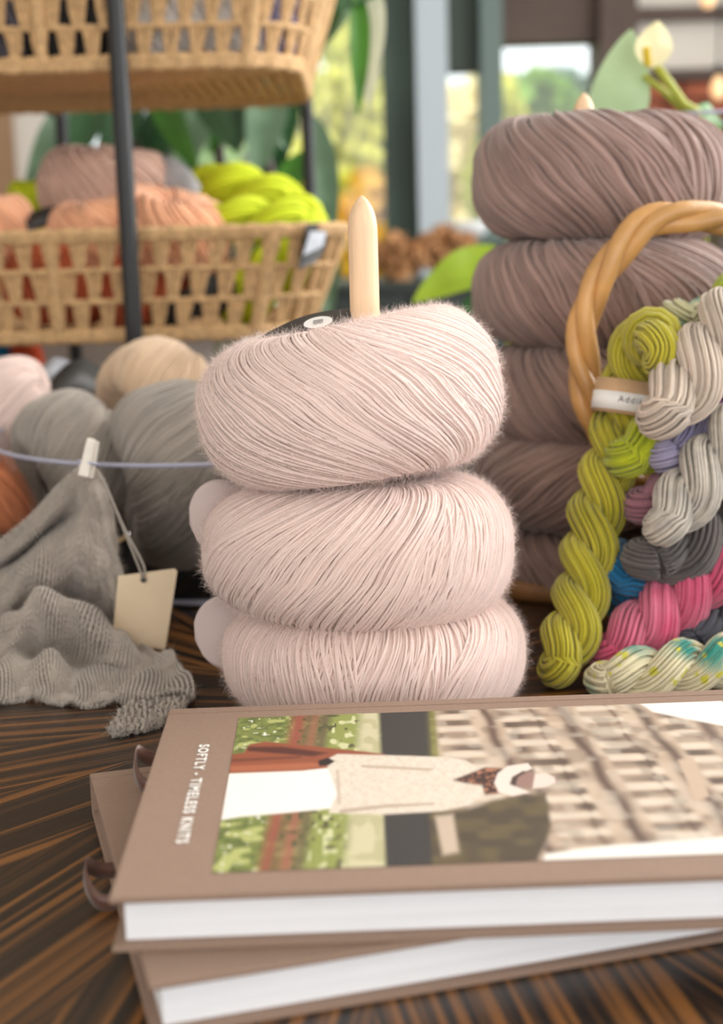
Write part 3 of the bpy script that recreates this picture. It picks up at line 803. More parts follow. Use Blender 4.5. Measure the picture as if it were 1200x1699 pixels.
# ------------------------------------------------------------------ twisted hanks
def hank_mat(name, c, c2=None, vs=40, tone=.25, **kw):
    return mat(name, c, .8, .12 if not c2 else 0, vs, .3, 900, col2=c2, sheen=.3, tone=tone, **kw)
def hank(label, pix, a, m, pitch=.054, ns=32, psi=0.0, extend=.12, sgn=-1, slack=.86, cat='yarn'):
    pts = [np.array(P(*q)) for q in pix]
    if extend:
        d = pts[-1] - pts[-2]; d[2] *= .35; d = d / np.linalg.norm(d)
        for k_ in (1, 2): 
            q = pts[-1] + d * extend / 2; q[2] = max(q[2], a * 2.1); pts.append(q)
    L = sum(np.linalg.norm(np.subtract(pts[i + 1], pts[i])) for i in range(len(pts) - 1))
    n = max(40, int(L / .0028))
    C_ = spline(pts, n); T = norm(np.gradient(C_, axis=0))
    camdir = np.array([0, -1.0, .25]); A = norm(camdir - T * (T @ camdir)[:, None]); B = np.cross(T, A)
    s = np.linspace(0, L, n); ps = psi + sgn * TAU * s / pitch
    off = a * slack
    ease = .62 + .38 * np.clip(np.minimum(s, L - s) / (2.0 * a), 0, 1)
    # ease the two plies together at the ends
    q = (np.cos(ps)[:, None] * A + np.sin(ps)[:, None] * B) * (off * ease)[:, None]
    p1, p2 = C_ + q, C_ - q
    def arc(pa, pb, t_, k_=9):
        cc = (pa + pb) / 2; h = (pa - pb) / 2
        return np.stack([cc + h * math.cos(x) + t_ * off * .75 * math.sin(x) for x in np.linspace(0, math.pi, k_ + 2)[1:-1]])
    path = np.concatenate([p1, arc(p1[-1], p2[-1], T[-1]), p2[::-1], arc(p2[0], p1[0], -T[0])])
    # smooth and resample
    for _ in range(3): path = (np.roll(path, 1, 0) + 2 * path + np.roll(path, -1, 0)) / 4
    N = len(path)
    Af = transport(path, True); Tf = norm(np.roll(path, -1, 0) - np.roll(path, 1, 0)); Bf = np.cross(Tf, Af)
    st_r = math.pi * a / ns * 1.12
    k_ = np.arange(N)
    swell = 1 + .05 * np.sin(k_ * .21 + psi)
    S = []; refs = []
    for j in range(ns):
        al = TAU * j / ns + rng.normal(0, .05) - sgn * k_ * TAU / N * round(L * 2 / .30) + .10 * np.sin(k_ * .13 + j * 2.1)
        d = np.cos(al)[:, None] * Af + np.sin(al)[:, None] * Bf
        rad = (a - st_r * .8) * swell * (1 + .04 * np.sin(k_ * .17 + j * 1.7))
        S.append(path + d * rad[:, None]); refs.append(d)
    V, F = tubes(np.array(S), np.array(refs), st_r * np.repeat(rng.uniform(.85, 1.1, (ns, 1)), N, 1), 4, closed=True)
    tone = np.repeat(rng.uniform(0, 1, ns), N * 4)
    cen = C_.mean(0)
    t = thing('yarn_hank', label, cat, (cen[0], cen[1], max(0, C_[:, 2].min() - 2 * a)), 'twisted hanks spilling from the basket')
    tag(link('yarn_strands', npmesh('yarn_strands', V, F, True, tone), m, t), kind='stuff')
    V, F = tubes(path[None], Af[None], a * .86, 8, closed=True)
    link('hank_core', npmesh('hank_core', V, F, True, np.full(len(V), .2)), m, t)
    return t, C_

m_olive = hank_mat('olive_wool', C(176, 166, 26), C(196, 184, 44))
m_lime = hank_mat('lime_wool', C(204, 206, 10), C(176, 186, 10), 30)
m_lilac = hank_mat('lilac_wool', C(176, 170, 196), C(146, 140, 178))
m_silver = hank_mat('silver_wool', C(216, 198, 180))
m_silver2 = hank_mat('oat_grey_wool', C(214, 204, 188), C(188, 180, 170), 120)
m_dusty = hank_mat('dusty_pink_wool', C(178, 120, 134))
m_dgrey = hank_mat('dark_grey_wool', C(106, 96, 92), C(84, 77, 76))
m_blue = hank_mat('petrol_blue_wool', C(0, 104, 150))
m_hot = hank_mat('hot_pink_wool', C(222, 84, 124), C(232, 122, 150), 34)
m_navy = hank_mat('slate_navy_wool', C(70, 72, 84))
m_teal = hank_mat('dark_teal_wool', C(0, 84, 88))
m_magenta = hank_mat('magenta_wool', C(140, 10, 120))
m_ygreen = hank_mat('yellow_green_wool', C(190, 186, 30), C(140, 170, 10), 60)
def speckle(name, base, c1, c2, s1=22, s2=60):
    m = hank_mat(name, base); nt = m.node_tree; b_ = nt.nodes['Principled BSDF']
    src = b_.inputs['Base Color'].links[0].from_socket
    tc = nt.nodes.new('ShaderNodeTexCoord')
    for sc, cc, e0, e1 in ((s1, c1, .52, .6), (s2, c2, .6, .66)):
        n = nt.nodes.new('ShaderNodeTexNoise'); n.inputs['Scale'].default_value = sc; n.inputs['Detail'].default_value = 2
        nt.links.new(tc.outputs['Object'], n.inputs[0])
        mr = nt.nodes.new('ShaderNodeMapRange'); mr.inputs[1].default_value = e0; mr.inputs[2].default_value = e1
        nt.links.new(n.outputs[0], mr.inputs[0])
        mx = nt.nodes.new('ShaderNodeMix'); mx.data_type = 'RGBA'
        nt.links.new(mr.outputs[0], mx.inputs[0]); nt.links.new(src, mx.inputs[6]); mx.inputs[7].default_value = cc
        src = mx.outputs[2]
    nt.links.new(src, b_.inputs['Base Color'])
    return m
m_cream = speckle('cream_speckled_wool', C(234, 224, 186), C(20, 140, 124), C(206, 200, 60), 17, 110)
m_mint = speckle('mint_speckled_wool', C(208, 204, 160), C(60, 160, 136), C(30, 120, 100), 26, 40)

olive, oc = hank('long olive-green twisted hank with kraft label, leaning from handle to table',
    [(931, 1098, .815), (955, 1030, .83), (972, 940, .85), (990, 850, .868), (1012, 770, .88), (1030, 700, .888), (1046, 640, .89), (1052, 600, .885), (1066, 560, .872), (1092, 552, .858), (1098, 585, .85)],
    .0102, m_olive, psi=0.3, extend=0)
hank('bright lime twisted hank end beneath the silver hank', [(1052, 752, .866), (1085, 735, .87), (1130, 705, .885), (1200, 660, .905)], .0118, m_lime, psi=0.27)
hank('pale lilac twisted hank end between lime and silver hanks', [(1118, 752, .852), (1150, 735, .858), (1200, 690, .87)], .0098, m_lilac, psi=0.21)
hank('pale lilac hank lying behind the olive knot', [(1118, 618, .905), (1150, 600, .91), (1210, 570, .92)], .0095, m_lilac, psi=0.21)
hank('upper silver-grey twisted hank overlapping the kraft label', [(1108, 678, .832), (1140, 640, .838), (1178, 588, .846), (1225, 520, .86)], .0128, m_silver, psi=0.21)
hank('lower oat-grey twisted hank resting on the dark grey hank', [(1110, 862, .822), (1140, 825, .828), (1180, 775, .835), (1225, 715, .845)], .0112, m_silver2, psi=0.15)
hank('dusty pink hank end tucked behind the oat-grey hank', [(1078, 836, .862), (1115, 822, .868), (1180, 800, .88)], .0108, m_dusty, psi=0.33)
hank('dark grey twisted hank above the hot pink hank', [(1082, 926, .838), (1112, 922, .842), (1150, 903, .85), (1215, 865, .865)], .0122, m_dgrey, psi=0.33)
hank('petrol blue hank end beneath the dark grey hank', [(1036, 945, .862), (1072, 966, .866), (1150, 985, .88)], .0142, m_blue, psi=0.42)
hank('hot pink twisted hank above the cream speckled hank', [(1028, 1080, .832), (1075, 1042, .838), (1130, 990, .846), (1190, 935, .856)], .0122, m_hot, psi=0.24)
hank('slate navy hank end resting on the cream speckled hank', [(1150, 1064, .836), (1185, 1050, .842), (1230, 1015, .855)], .0095, m_navy, psi=0.15)
hank('cream hank speckled yellow and teal lying on the table behind the books', [(1012, 1126, .80), (1080, 1118, .80), (1140, 1108, .802), (1200, 1098, .806)], .0096, m_cream, psi=0.30)
hank('mint and cream speckled hank end at the top of the pile', [(1134, 535, .905), (1160, 545, .91), (1215, 545, .92)], .0115, m_mint, psi=0.39)
hank('yellow-green speckled hank above the upper silver hank', [(1186, 512, .915), (1215, 496, .92), (1260, 480, .93)], .0095, m_ygreen, psi=0.39)
hank('magenta hank peeking between the two grey hanks', [(1190, 672, .87), (1220, 655, .875), (1260, 640, .88)], .0095, m_magenta, psi=0.39)
hank('dark teal hank tucked under the petrol blue hank', [(1045, 1006, .895), (1085, 1012, .898), (1150, 1020, .905)], .0105, m_teal, psi=0.39)
# kraft band round the olive hank
def band(parent, c0, c1, rx, ry, m, name, u0=0., u1=1., grow=0.0):
    c0, c1 = np.array(c0), np.array(c1); ax = norm(c1 - c0); cam_ = np.array([0, -1., 0]); A = norm(cam_ - ax * (cam_ @ ax)); B = np.cross(ax, A)
    n = 44; V = []
    for q in (c0 + (c1 - c0) * u0, c0 + (c1 - c0) * u1):
        for i in range(n):
            a = TAU * i / n; V.append(q + A * (ry + grow) * math.cos(a) + B * (rx + grow) * math.sin(a))
    F = [(i, (i + 1) % n, n + (i + 1) % n, n + i) for i in range(n)]
    o = link(name, pymesh(name, V, F, True), m, parent)
    md = o.modifiers.new('t', 'SOLIDIFY'); md.thickness = .0004
    return ax, A, B
bc0, bc1 = P(1037, 690, .885), P(1046, 634, .888)
brx, bry = .0208, .019
kb = band(olive, bc0, bc1, brx, bry, m_kraft, 'kraft_band')
band(olive, bc0, bc1, brx, bry, m_white_paper, 'white_label_stripe', .10, .62, .0006)
me, wd = text_mesh('label_lettering', 'Addike Po', .0055, None, .9)
ax, A, B = kb
rightv = -B if (-B)[0] > 0 else B
for v in me.vertices:
    s_ = (v.co.x - wd * .5) / brx + .18; q = np.array(bc0) + (np.array(bc1) - np.array(bc0)) * .33 + ax * v.co.y
    w_ = q + A * (bry + .0013) * math.cos(s_) + rightv * (brx + .0013) * math.sin(s_)
    v.co = w_
link('label_lettering', me, mat('grey_ink', C(96, 92, 90), .7), olive)

# ------------------------------------------------------------------ willow basket
bk_c = Vector((.405, .957, 0))
bask = thing('willow_basket', 'honey-brown willow basket with thick twisted handle, holding the hanks', 'basket', bk_c)
def oval_ring(rx, ry, z, r, n=72, wav=0, ph=0):
    a = np.arange(n) * TAU / n
    k_ = 1 + wav * np.cos(a * 18 + ph)
    p = np.stack([bk_c.x + rx * np.cos(a) * k_, bk_c.y + ry * np.sin(a) * k_, np.full(n, z)], 1)
    return tubes(p[None], np.array([0, 0, 1.0]), r, 6, closed=True)
parts = [oval_ring(.17 + .02 * (k_ / 11), .10 + .02 * (k_ / 11), .006 + k_ * .0085, .0045, 108, .012, math.pi * (k_ % 2)) for k_ in range(12)]
V, F = merge(parts)
tag(link('woven_wall', npmesh('woven_wall', V, F), m_willow, bask), kind='stuff')
for k_ in range(18):
    a = TAU * (k_ + .5) / 18
    tube_obj('stake', [(bk_c.x + .168 * math.cos(a), bk_c.y + .098 * math.sin(a), .002), (bk_c.x + .191 * math.cos(a), bk_c.y + .121 * math.sin(a), .108)], .003, m_willow, bask, 5, 6)
lathe('basket_base', [(.001, .002), (.166, .002), (.168, .006), (.001, .006)], m_willow, bask, (bk_c.x, bk_c.y, 0), 48, 1.0, .6, cap=False)
V, F = merge([oval_ring(.192, .122, .110, .006), oval_ring(.192, .122, .118, .005, 72, .01)])
link('rim', npmesh('rim', V, F), m_willow, bask)
YH = .925
hp = [Vector((bk_c.x - .19, bk_c.y - .01, .10)), P(1060, 800, .95), P(1010, 738, .935), P(982, 680, YH), P(968, 610, YH), P(967, 545, YH), P(984, 485, YH), P(1010, 440, YH), P(1038, 402, YH), P(1072, 372, YH), P(1112, 358, YH), P(1160, 361, YH + .005), P(1210, 366, YH + .01), P(1300, 400, YH + .03), P(1400, 480, YH + .05), Vector((bk_c.x + .17, bk_c.y, .25)), Vector((bk_c.x + .19, bk_c.y, .10))]
cp = spline([tuple(q) for q in hp], 150); Tn = norm(np.gradient(cp, axis=0)); Af = transport(cp); Bf = np.cross(Tn, Af)
ss = np.arange(150) * np.linalg.norm(np.diff(cp, axis=0), axis=1).mean()
for j in range(3):
    al = TAU * j / 3 - TAU * ss / .12
    p = cp + (np.cos(al)[:, None] * Af + np.sin(al)[:, None] * Bf) * .0052
    d = np.cos(al)[:, None] * Af + np.sin(al)[:, None] * Bf
    V, F = tubes(p[None], d[None], .0058 * (1 + .06 * np.sin(ss * 60 + j)), 12)
    link('handle_rod', pymesh('handle_rod', V, capped(V, F, 12), True), m_willow, bask)

# ------------------------------------------------------------------ clear bowl with balls
bw = Vector((-.112, 1.16, 0)); RX, RY = .18, .21
bowl = thing('clear_bowl', 'clear acrylic flared bowl holding grey and beige yarn balls', 'bowl', bw)
prof = [(.62, .004), (.66, .006), (.72, .02), (.80, .05), (.90, .085), (.985, .113), (1.0, .1165)]
inner = [(r_ - .014, z_ + .002) for r_, z_ in reversed(prof)]
lathe('bowl_shell', [(.001, .001)] + [(.62, .001)] + prof, m_clear, bowl, bw, 96, RX, RY, cap=False)
a = np.arange(120) * TAU / 120
rimp = np.stack([bw.x + RX * np.cos(a), bw.y + RY * np.sin(a), np.full(120, .117)], 1)
V, F = tubes(rimp[None], np.array([0, 0, 1.]), .0016, 6, closed=True); link('bowl_rim', npmesh('bowl_rim', V, F), m_rim, bowl)
rimp = np.stack([bw.x + RX * .64 * np.cos(a), bw.y + RY * .64 * np.sin(a), np.full(120, .004)], 1)
V, F = tubes(rimp[None], np.array([0, 0, 1.]), .0026, 6, closed=True); link('bowl_foot', npmesh('bowl_foot', V, F), m_rim, bowl)
def lball(label, px, py, Y, R, hh, m, rot, seed, skew=.5, cnt=170, sr=.0011, fz=2500):
    c = P(px, py, Y)
    return yarn_ball('yarn_ball', label, 'yarn balls in the clear bowl', c, R, hh, m, [(0, TAU, cnt, skew), (F_ - .2, F_ + 1.9, int(cnt * .35), skew + .5, .002)], sr, .012, (0, 0), rot, seed, 30, 4, fz, .006, m)
lball('larger grey yarn ball in the bowl beside the pink stack', 300, 788, 1.06, .069, .050, m_grey_y, Matrix.Rotation(math.radians(12), 3, 'Z') @ Matrix.Rotation(math.radians(80), 3, 'Y'), .3)
lball('charcoal yarn ball at the bottom of the clear bowl', 318, 950, 1.10, .066, .034, m_char_y, rotxy(0, 0), .8)
lball('grey yarn ball in the bowl behind the wooden clip', 128, 775, 1.12, .060, .042, m_grey_y, Matrix.Rotation(math.radians(28), 3, 'Z') @ Matrix.Rotation(math.radians(70), 3, 'Y'), 1.3)
lball('beige yarn ball in the bowl behind the grey ball', 262, 668, 1.19, .0510, .042, m_beige_y, Matrix.Rotation(math.radians(40), 3, 'Z') @ Matrix.Rotation(math.radians(70), 3, 'Y'), 2.3)
lball('pale pink yarn ball in the bowl next to the grey ball', 22, 682, 1.22, .044, .036, m_pink, Matrix.Rotation(math.radians(80), 3, 'Y'), 2.9)
lball('coral yarn ball low in the bowl behind the knitted swatch', -8, 822, 1.16, .035, .028, mat('coral_wool', C(224, 140, 96), .9, .1, 30, .2, 900, tone=.2), rotxy(0, 10), 3.9)
# dark wrapper and pale foil behind the balls
c = P(122, 640, 1.26)
t = thing('yarn_wrapper', 'crumpled black paper yarn wrapper behind the grey ball', 'wrapper', c)
strip(t, 'wrapper_band', [P(72, 668, 1.24), P(95, 640, 1.25), P(125, 626, 1.26), P(160, 640, 1.27)], (.1, .6, .6), .05, m_black_paper)
strip(t, 'wrapper_fold', [P(48, 640, 1.28), P(80, 612, 1.285), P(112, 618, 1.29)], (.2, .6, .6), .03, mat('silver_foil', C(170, 172, 180), .4, metal=.3))

# ------------------------------------------------------------------ knitted swatch with clip and tag
m_knit = mat('grey_mohair_knit', C(180, 168, 156), .9, .14, 90, .4, 1200, sheen=.4, tone=.15)
m_knit_fz = mat('grey_mohair_fuzz', C(194, 182, 169), .9, sheen=.3, trans=.3)
def cr_eval(Gd, u, v):
    """bicubic Catmull-Rom over control grid Gd (rows v, cols u)"""
    nr, nc, _ = Gd.shape
    Gp = np.concatenate([2 * Gd[:1] - Gd[1:2], Gd, 2 * Gd[-1:] - Gd[-2:-1]], 0)
    Gp = np.concatenate([2 * Gp[:, :1] - Gp[:, 1:2], Gp, 2 * Gp[:, -1:] - Gp[:, -2:-1]], 1)
    def w(t_):
        return np.stack([-.5 * t_ + t_ ** 2 - .5 * t_ ** 3, 1 - 2.5 * t_ ** 2 + 1.5 * t_ ** 3, .5 * t_ + 2 * t_ ** 2 - 1.5 * t_ ** 3, -.5 * t_ ** 2 + .5 * t_ ** 3], -1)
    x = np.clip(u, 0, 1) * (nc - 1); y = np.clip(v, 0, 1) * (nr - 1)
    i = np.minimum(x.astype(int), nc - 2); j = np.minimum(y.astype(int), nr - 2)
    wx, wy = w(x - i), w(y - j)
    out = np.zeros(u.shape + (3,))
    for a_ in range(4):
        for b_ in range(4):
            out += (wy[..., a_] * wx[..., b_])[..., None] * Gp[j + a_, i + b_]
    return out
def knit_sheet(parent, name, rows, M_, Nr, yr=.00075, zmin=.0022, fz=9000):
    Gd = np.array([[np.array(P(*q)) for q in r_] for r_ in rows])
    Gd[..., 2] = np.maximum(Gd[..., 2], zmin)
    def S(u, v): 
        p = cr_eval(Gd, u, v); w_ = np.sin(u * 23 + 3 * np.sin(v * 9)) * np.sin(v * 31 + 2 * np.sin(u * 7)); p[..., 1] += .0035 * w_; p[..., 2] += .003 * np.sin(u * 31 + v * 17) * np.clip(v * 3, 0, 1) ** 2; p[..., 2] = np.maximum(p[..., 2], zmin); return p
    def Nn(u, v):
        e = 2e-3; du = S(u + e, v) - S(u - e, v); dv = S(u, v + e) - S(u, v - e)
        n = norm(np.cross(dv, du)); return n
    t_ = np.linspace(0, TAU * M_, M_ * 10 + 1)[None, :]; j = np.arange(Nr)[:, None]
    uu = (t_ + .75 * np.sin(2 * t_)) / (TAU * M_); vv = (j + .5 - .82 * np.cos(t_)) / Nr
    uu = np.clip(uu + 0 * j, .003, .997); vv = np.clip(vv, .004, .996)
    p, n = S(uu, vv), Nn(uu, vv)
    p = p + n * (.0008 - .0011 * np.cos(2 * t_))[..., None]
    V, F = tubes(p, n, yr, 4)
    tn = np.repeat(rng.uniform(0, 1, p.shape[0] * p.shape[1] // 1), 4)
    o = link(name, npmesh(name, V, F, True, tn), m_knit, parent); tag(o, kind='stuff')
    # backing layer of the fabric
    gu, gv = np.meshgrid(np.linspace(.004, .996, M_ * 2), np.linspace(.004, .996, Nr), indexing='ij')
    pb = S(gu, gv) - Nn(gu, gv) * .0016
    idx = np.arange(gu.size).reshape(gu.shape)
    F = np.stack([idx[:-1, :-1], idx[1:, :-1], idx[1:, 1:], idx[:-1, 1:]], -1).reshape(-1, 4)
    # leave small lace eyelets open
    cu, cv = gu[:-1, :-1].ravel(), gv[:-1, :-1].ravel()
    link(name + '_back', npmesh(name + '_back', pb.reshape(-1, 3), F, True, np.full(gu.size, .0)), m_knit, parent)  # backing held at the darkest tone, painting shade between the stitches
    if fz:
        T = norm(np.gradient(p, axis=1))
        V, F = hairs(p.reshape(-1, 3), n.reshape(-1, 3), T.reshape(-1, 3), fz, .007, .00006, .6)
        tag(link('fibre_halo', npmesh('fibre_halo', V, F, False), m_knit_fz, parent), kind='stuff')
rows = [
 [(-90, 960, 1.00), (-10, 905, .985), (55, 852, .97), (100, 805, .955), (143, 770, .942), (165, 788, .935), (178, 830, .935), (186, 870, .937)],
 [(-90, 995, .985), (-10, 940, .972), (55, 888, .958), (105, 840, .945), (148, 805, .934), (168, 835, .93), (182, 875, .932), (191, 910, .934)],
 [(-90, 1005, 1.03), (-10, 955, 1.02), (55, 905, 1.0), (112, 860, .965), (152, 838, .932), (172, 870, .927), (186, 912, .93), (197, 945, .932)],
 [(-90, 1000, .95), (-10, 965, .945), (55, 925, .935), (115, 885, .928), (155, 880, .922), (176, 915, .92), (190, 955, .922), (203, 985, .926)],
 [(-90, 1045, .925), (-10, 1012, .922), (50, 975, .918), (112, 945, .916), (152, 945, .914), (175, 965, .914), (192, 995, .918), (207, 1025, .922)],
 [(-90, 1060, .945), (-10, 1035, .945), (45, 1020, .945), (95, 1015, .945), (150, 1015, .94), (180, 1022, .935), (200, 1040, .93), (215, 1055, .928)],
 [(-90, 1080, .885), (-20, 1050, .888), (35, 1010, .88), (78, 984, .876), (135, 1010, .876), (190, 1055, .878), (235, 1095, .886), (268, 1105, .884)],
 [(-90, 1105, .868), (-20, 1080, .872), (30, 1050, .874), (75, 1040, .874), (130, 1060, .872), (190, 1095, .868), (245, 1115, .866), (285, 1085, .862)],
 [(-90, 1125, .858), (-20, 1100, .858), (25, 1085, .872), (70, 1092, .882), (120, 1100, .878), (185, 1120, .866), (245, 1125, .85), (295, 1090, .845)],
 [(-90, 1130, .842), (-20, 1108, .842), (30, 1105, .844), (80, 1092, .84), (125, 1118, .84), (185, 1145, .838), (245, 1122, .832), (305, 1110, .83)],
 [(-90, 1150, .828), (-20, 1140, .826), (35, 1140, .826), (85, 1142, .822), (130, 1158, .82), (185, 1168, .816), (245, 1130, .812), (318, 1130, .815)],
 [(-90, 1166, .815), (-20, 1160, .812), (35, 1160, .812), (85, 1168, .806), (130, 1182, .80), (180, 1186, .80), (240, 1146, .798), (326, 1158, .80)],
 [(-90, 1172, .822), (-20, 1172, .822), (35, 1174, .822), (85, 1182, .815), (130, 1195, .81), (178, 1200, .808), (238, 1160, .806), (322, 1172, .81)],
]
swatch = thing('knitted_swatch', 'grey fuzzy knitted swatch draped from the clip onto the table', 'knitwear', G(120, 1190, 0))
knit_sheet(swatch, 'knit_panel', rows, 36, 66, .00105, fz=30000)
rows2 = [
 [(232, 1168, .83), (262, 1158, .835), (296, 1160, .835), (322, 1166, .83)],
 [(218, 1182, .80), (254, 1180, .81), (292, 1180, .81), (320, 1182, .81)],
 [(200, 1195, .775), (238, 1192, .78), (276, 1192, .785), (306, 1196, .785)],
 [(188, 1208, .76), (224, 1206, .765), (258, 1203, .77), (288, 1204, .775)],
 [(184, 1222, .75), (214, 1222, .752), (246, 1216, .758), (276, 1212, .765)],
 [(194, 1236, .748), (216, 1238, .75), (246, 1230, .756), (272, 1222, .764)],
]
knit_sheet(swatch, 'curled_corner', rows2, 13, 18, .00105, fz=6000)
# clip
cc = P(147, 768, .936)
clip = thing('clothes_clip', 'small bleached wooden clip pinching the swatch to the bowl rim', 'clip', cc)
def jaw(p0, p1, w, d, name):
    p0, p1 = Vector(p0), Vector(p1); ax_ = (p1 - p0).normalized(); s_ = ax_.cross(Vector((0, -1, 0))).normalized(); y_ = Vector((0, 1, 0))
    V = [p0 - s_ * w - y_ * d, p0 + s_ * w - y_ * d, p0 + s_ * w + y_ * d, p0 - s_ * w + y_ * d, p1 - s_ * w * .8 - y_ * d, p1 + s_ * w * .8 - y_ * d, p1 + s_ * w * .8 + y_ * d, p1 - s_ * w * .8 + y_ * d]
    o = link(name, pymesh(name, V, [(0, 1, 2, 3), (7, 6, 5, 4), (0, 4, 5, 1), (1, 5, 6, 2), (2, 6, 7, 3), (3, 7, 4, 0)]), m_clip, clip)
    md = o.modifiers.new('b', 'BEVEL'); md.width = .0006; md.segments = 2
jaw(P(138, 790, .925), P(152, 728, .93), .0034, .0016, 'clip_arm')
jaw(P(146, 792, .930), P(158, 732, .936), .0034, .0016, 'clip_arm')
tube_obj('spring', [P(130, 764, .929), P(150, 768, .926), P(162, 770, .93)], .0011, m_rim, clip, 8, 8)
# tag card
Yt = .905
cor = [P(196, 956, Yt), P(290, 944, Yt), P(294, 949, Yt), P(274, 1078, Yt + .004), P(186, 1066, Yt + .004)]
tg = thing('price_tag', 'blank cream card tag hanging on grey cord beside the swatch', 'tag', cor[3])
o = link('tag_card', pymesh('tag_card', cor, [(4, 3, 2, 1, 0)]), m_card, tg)
md = o.modifiers.new('t', 'SOLIDIFY'); md.thickness = .0008
hc = P(238, 962, Yt - .0011)
hole = [(hc.x + .0019 * math.cos(a_), hc.y, hc.z + .0019 * math.sin(a_)) for a_ in np.linspace(0, TAU, 20, endpoint=False)]
link('punched_hole', pymesh('punched_hole', hole, [tuple(range(20))[::-1]]), m_black_paper, tg)
for d_ in (0, 1):
    tube_obj('tag_cord', [P(160, 778 + d_ * 12, .922), P(176, 806 + d_ * 4, .918), P(206 + d_ * 2, 880, .912), P(230 + d_ * 9, 940, Yt), P(237, 960, Yt - .0012)], .0008, m_cord, tg, 20, 6)

# ------------------------------------------------------------------ rack with two jute baskets
YF, YK = 1.36, 1.93
rack = thing('wire_rack', 'tall black metal rack carrying two woven jute baskets', 'rack', (P(210, 300, YF).x, YF, 0))
fx = P(208, 300, YF).x; bxr = P(510, 200, YK).x; bxl = P(127, 600, YK).x
for x, y in ((fx, YF), (bxr, YK), (bxl, YK), (fx - .42, YF)):
    tube_obj('upright_pole', [(x, y, 0), (x, y, .4), (x, y, 1.0)], .0085, m_black_metal, rack, 6, 14)
zl = P(300, 556, YF + .05).z; zu = P(300, 108, YF + .05).z
for z in (zl, zu):
    for x0_, y0_, x1_, y1_ in ((fx, YF, fx, YF + .05), (bxr, YK, bxr, YF + .43), (bxl, YK, bxl, YF + .43), (fx - .42, YF, fx - .42, YF + .05)):
        tube_obj('cross_rail', [(x0_, y0_, z + .001), ((x0_ + x1_) / 2, (y0_ + y1_) / 2, z + .001), (x1_, y1_, z + .001)], .004, m_black_metal, rack, 6, 8)

def rrect(x0_, x1_, y0_, y1_, r, n):
    """n evenly spaced points round a rounded rectangle, starting mid-front-left going right along the front"""
    pts_ = []
    for cx, cy, a0 in ((x1_ - r, y0_ + r, -90), (x1_ - r, y1_ - r, 0), (x0_ + r, y1_ - r, 90), (x0_ + r, y0_ + r, 180)):
        for a_ in np.linspace(a0, a0 + 90, 9): pts_.append((cx + r * math.cos(math.radians(a_)), cy + r * math.sin(math.radians(a_))))
    pts_.append(pts_[0]); pts_ = np.array(pts_)
    L = np.concatenate([[0], np.cumsum(np.linalg.norm(np.diff(pts_, axis=0), axis=1))]); u = np.linspace(0, L[-1], n, endpoint=False)
    return np.stack([np.interp(u, L, pts_[:, 0]), np.interp(u, L, pts_[:, 1])], 1)
def jute_basket(label, z0, z1, bot, top, levels, seed):
    t = thing('jute_basket', label, 'basket', ((bot[0] + bot[1]) / 2, (bot[2] + bot[3]) / 2, z0), 'jute baskets on the rack')
    NP = 76 * 6
    def ring(f): 
        b_ = rrect(*bot, .07, NP); q = rrect(*top, .09, NP)
        p = b_ * (1 - f) + q * f
        return np.concatenate([p, np.full((NP, 1), z0 + (z1 - z0) * f)], 1)
    def rope(f, r, wob=.0):
        p = ring(f)
        return tubes(p[None], np.array([0, 0, 1.]), r * (1 + .15 * np.sin(np.arange(NP) * 1.1)), 8, closed=True)
    V, F = merge([rope(1.0, .0052), rope(.955, .0048)]); link('rim', npmesh('rim', V, F), m_jute, t)
    V, F = merge([rope(0.0, .0058), rope(.045, .005)]); link('bottom_rope', npmesh('bottom_rope', V, F), m_jute, t)
    fs = np.linspace(.05, .95, levels + 1)
    V, F = merge([rope(f, .0030) for f in fs[1:-1]]); link('cross_rope', npmesh('cross_rope', V, F), m_jute, t)
    R_ = [ring(f) for f in fs]; S = []
    for l in range(levels):
        sh = 3 if l % 2 else 0
        for k_ in range(76):
            i0 = (k_ * 6 + sh) % NP
            for d_ in (-1.75, -.6, .6, 1.75):
                i1 = i0 + d_
                ia = int(math.floor(i1)); fr_ = i1 - ia
                top_ = R_[l + 1][ia % NP] * (1 - fr_) + R_[l + 1][(ia + 1) % NP] * fr_
                b_i = i0 + d_ * .38; ib = int(math.floor(b_i)); fb = b_i - ib
                bot_ = R_[l][ib % NP] * (1 - fb) + R_[l][(ib + 1) % NP] * fb
                mid = (top_ * .5 + bot_ * .5) + rng.normal(0, .0006, 3)
                S.append(np.stack([bot_, bot_ * .6 + mid * .4, mid, mid * .5 + top_ * .5, top_]))
    V, F = tubes(np.array(S), np.array([.3, -.6, .4]), .0024 * rng.uniform(.8, 1.25, (len(S), 1)), 6)
    tag(link('woven_side', npmesh('woven_side', V, F), m_jute, t), kind='stuff')
    # thick corner bands
    for k_ in range(0, 76, 8):
        i0 = (k_ * 6 + 30) % NP
        p = np.stack([ring(f)[i0] for f in np.linspace(0, 1, 6)])
        V, F = tubes(p[None], np.array([.3, -.6, .1]), .0065, 8); link('upright_band', npmesh('upright_band', V, F), m_jute, t)
    # coiled flat base
    parts = []
    b_ = rrect(*bot, .07, 160); cx, cy = (bot[0] + bot[1]) / 2, (bot[2] + bot[3]) / 2
    for s_ in np.linspace(.02, .98, 22):
        q = (b_ - [cx, cy]) * s_ + [cx, cy]
        parts.append(tubes(np.concatenate([q, np.full((160, 1), z0)], 1)[None], np.array([0, 0, 1.]), .0058, 6, closed=True))
    V, F = merge(parts); tag(link('coiled_base', npmesh('coiled_base', V, F), m_jute, t), kind='stuff')
    return t
XR = P(505, 556, YF + .05).x
lowb = jute_basket('lower jute basket holding peach and lime yarn on the rack', zl, P(300, 383, YF + .02).z,
    (-.62, XR, YF + .045, YF + .44), (-.64, P(548, 380, YF + .06).x + .012, YF + .02, YF + .47), 3, 0)
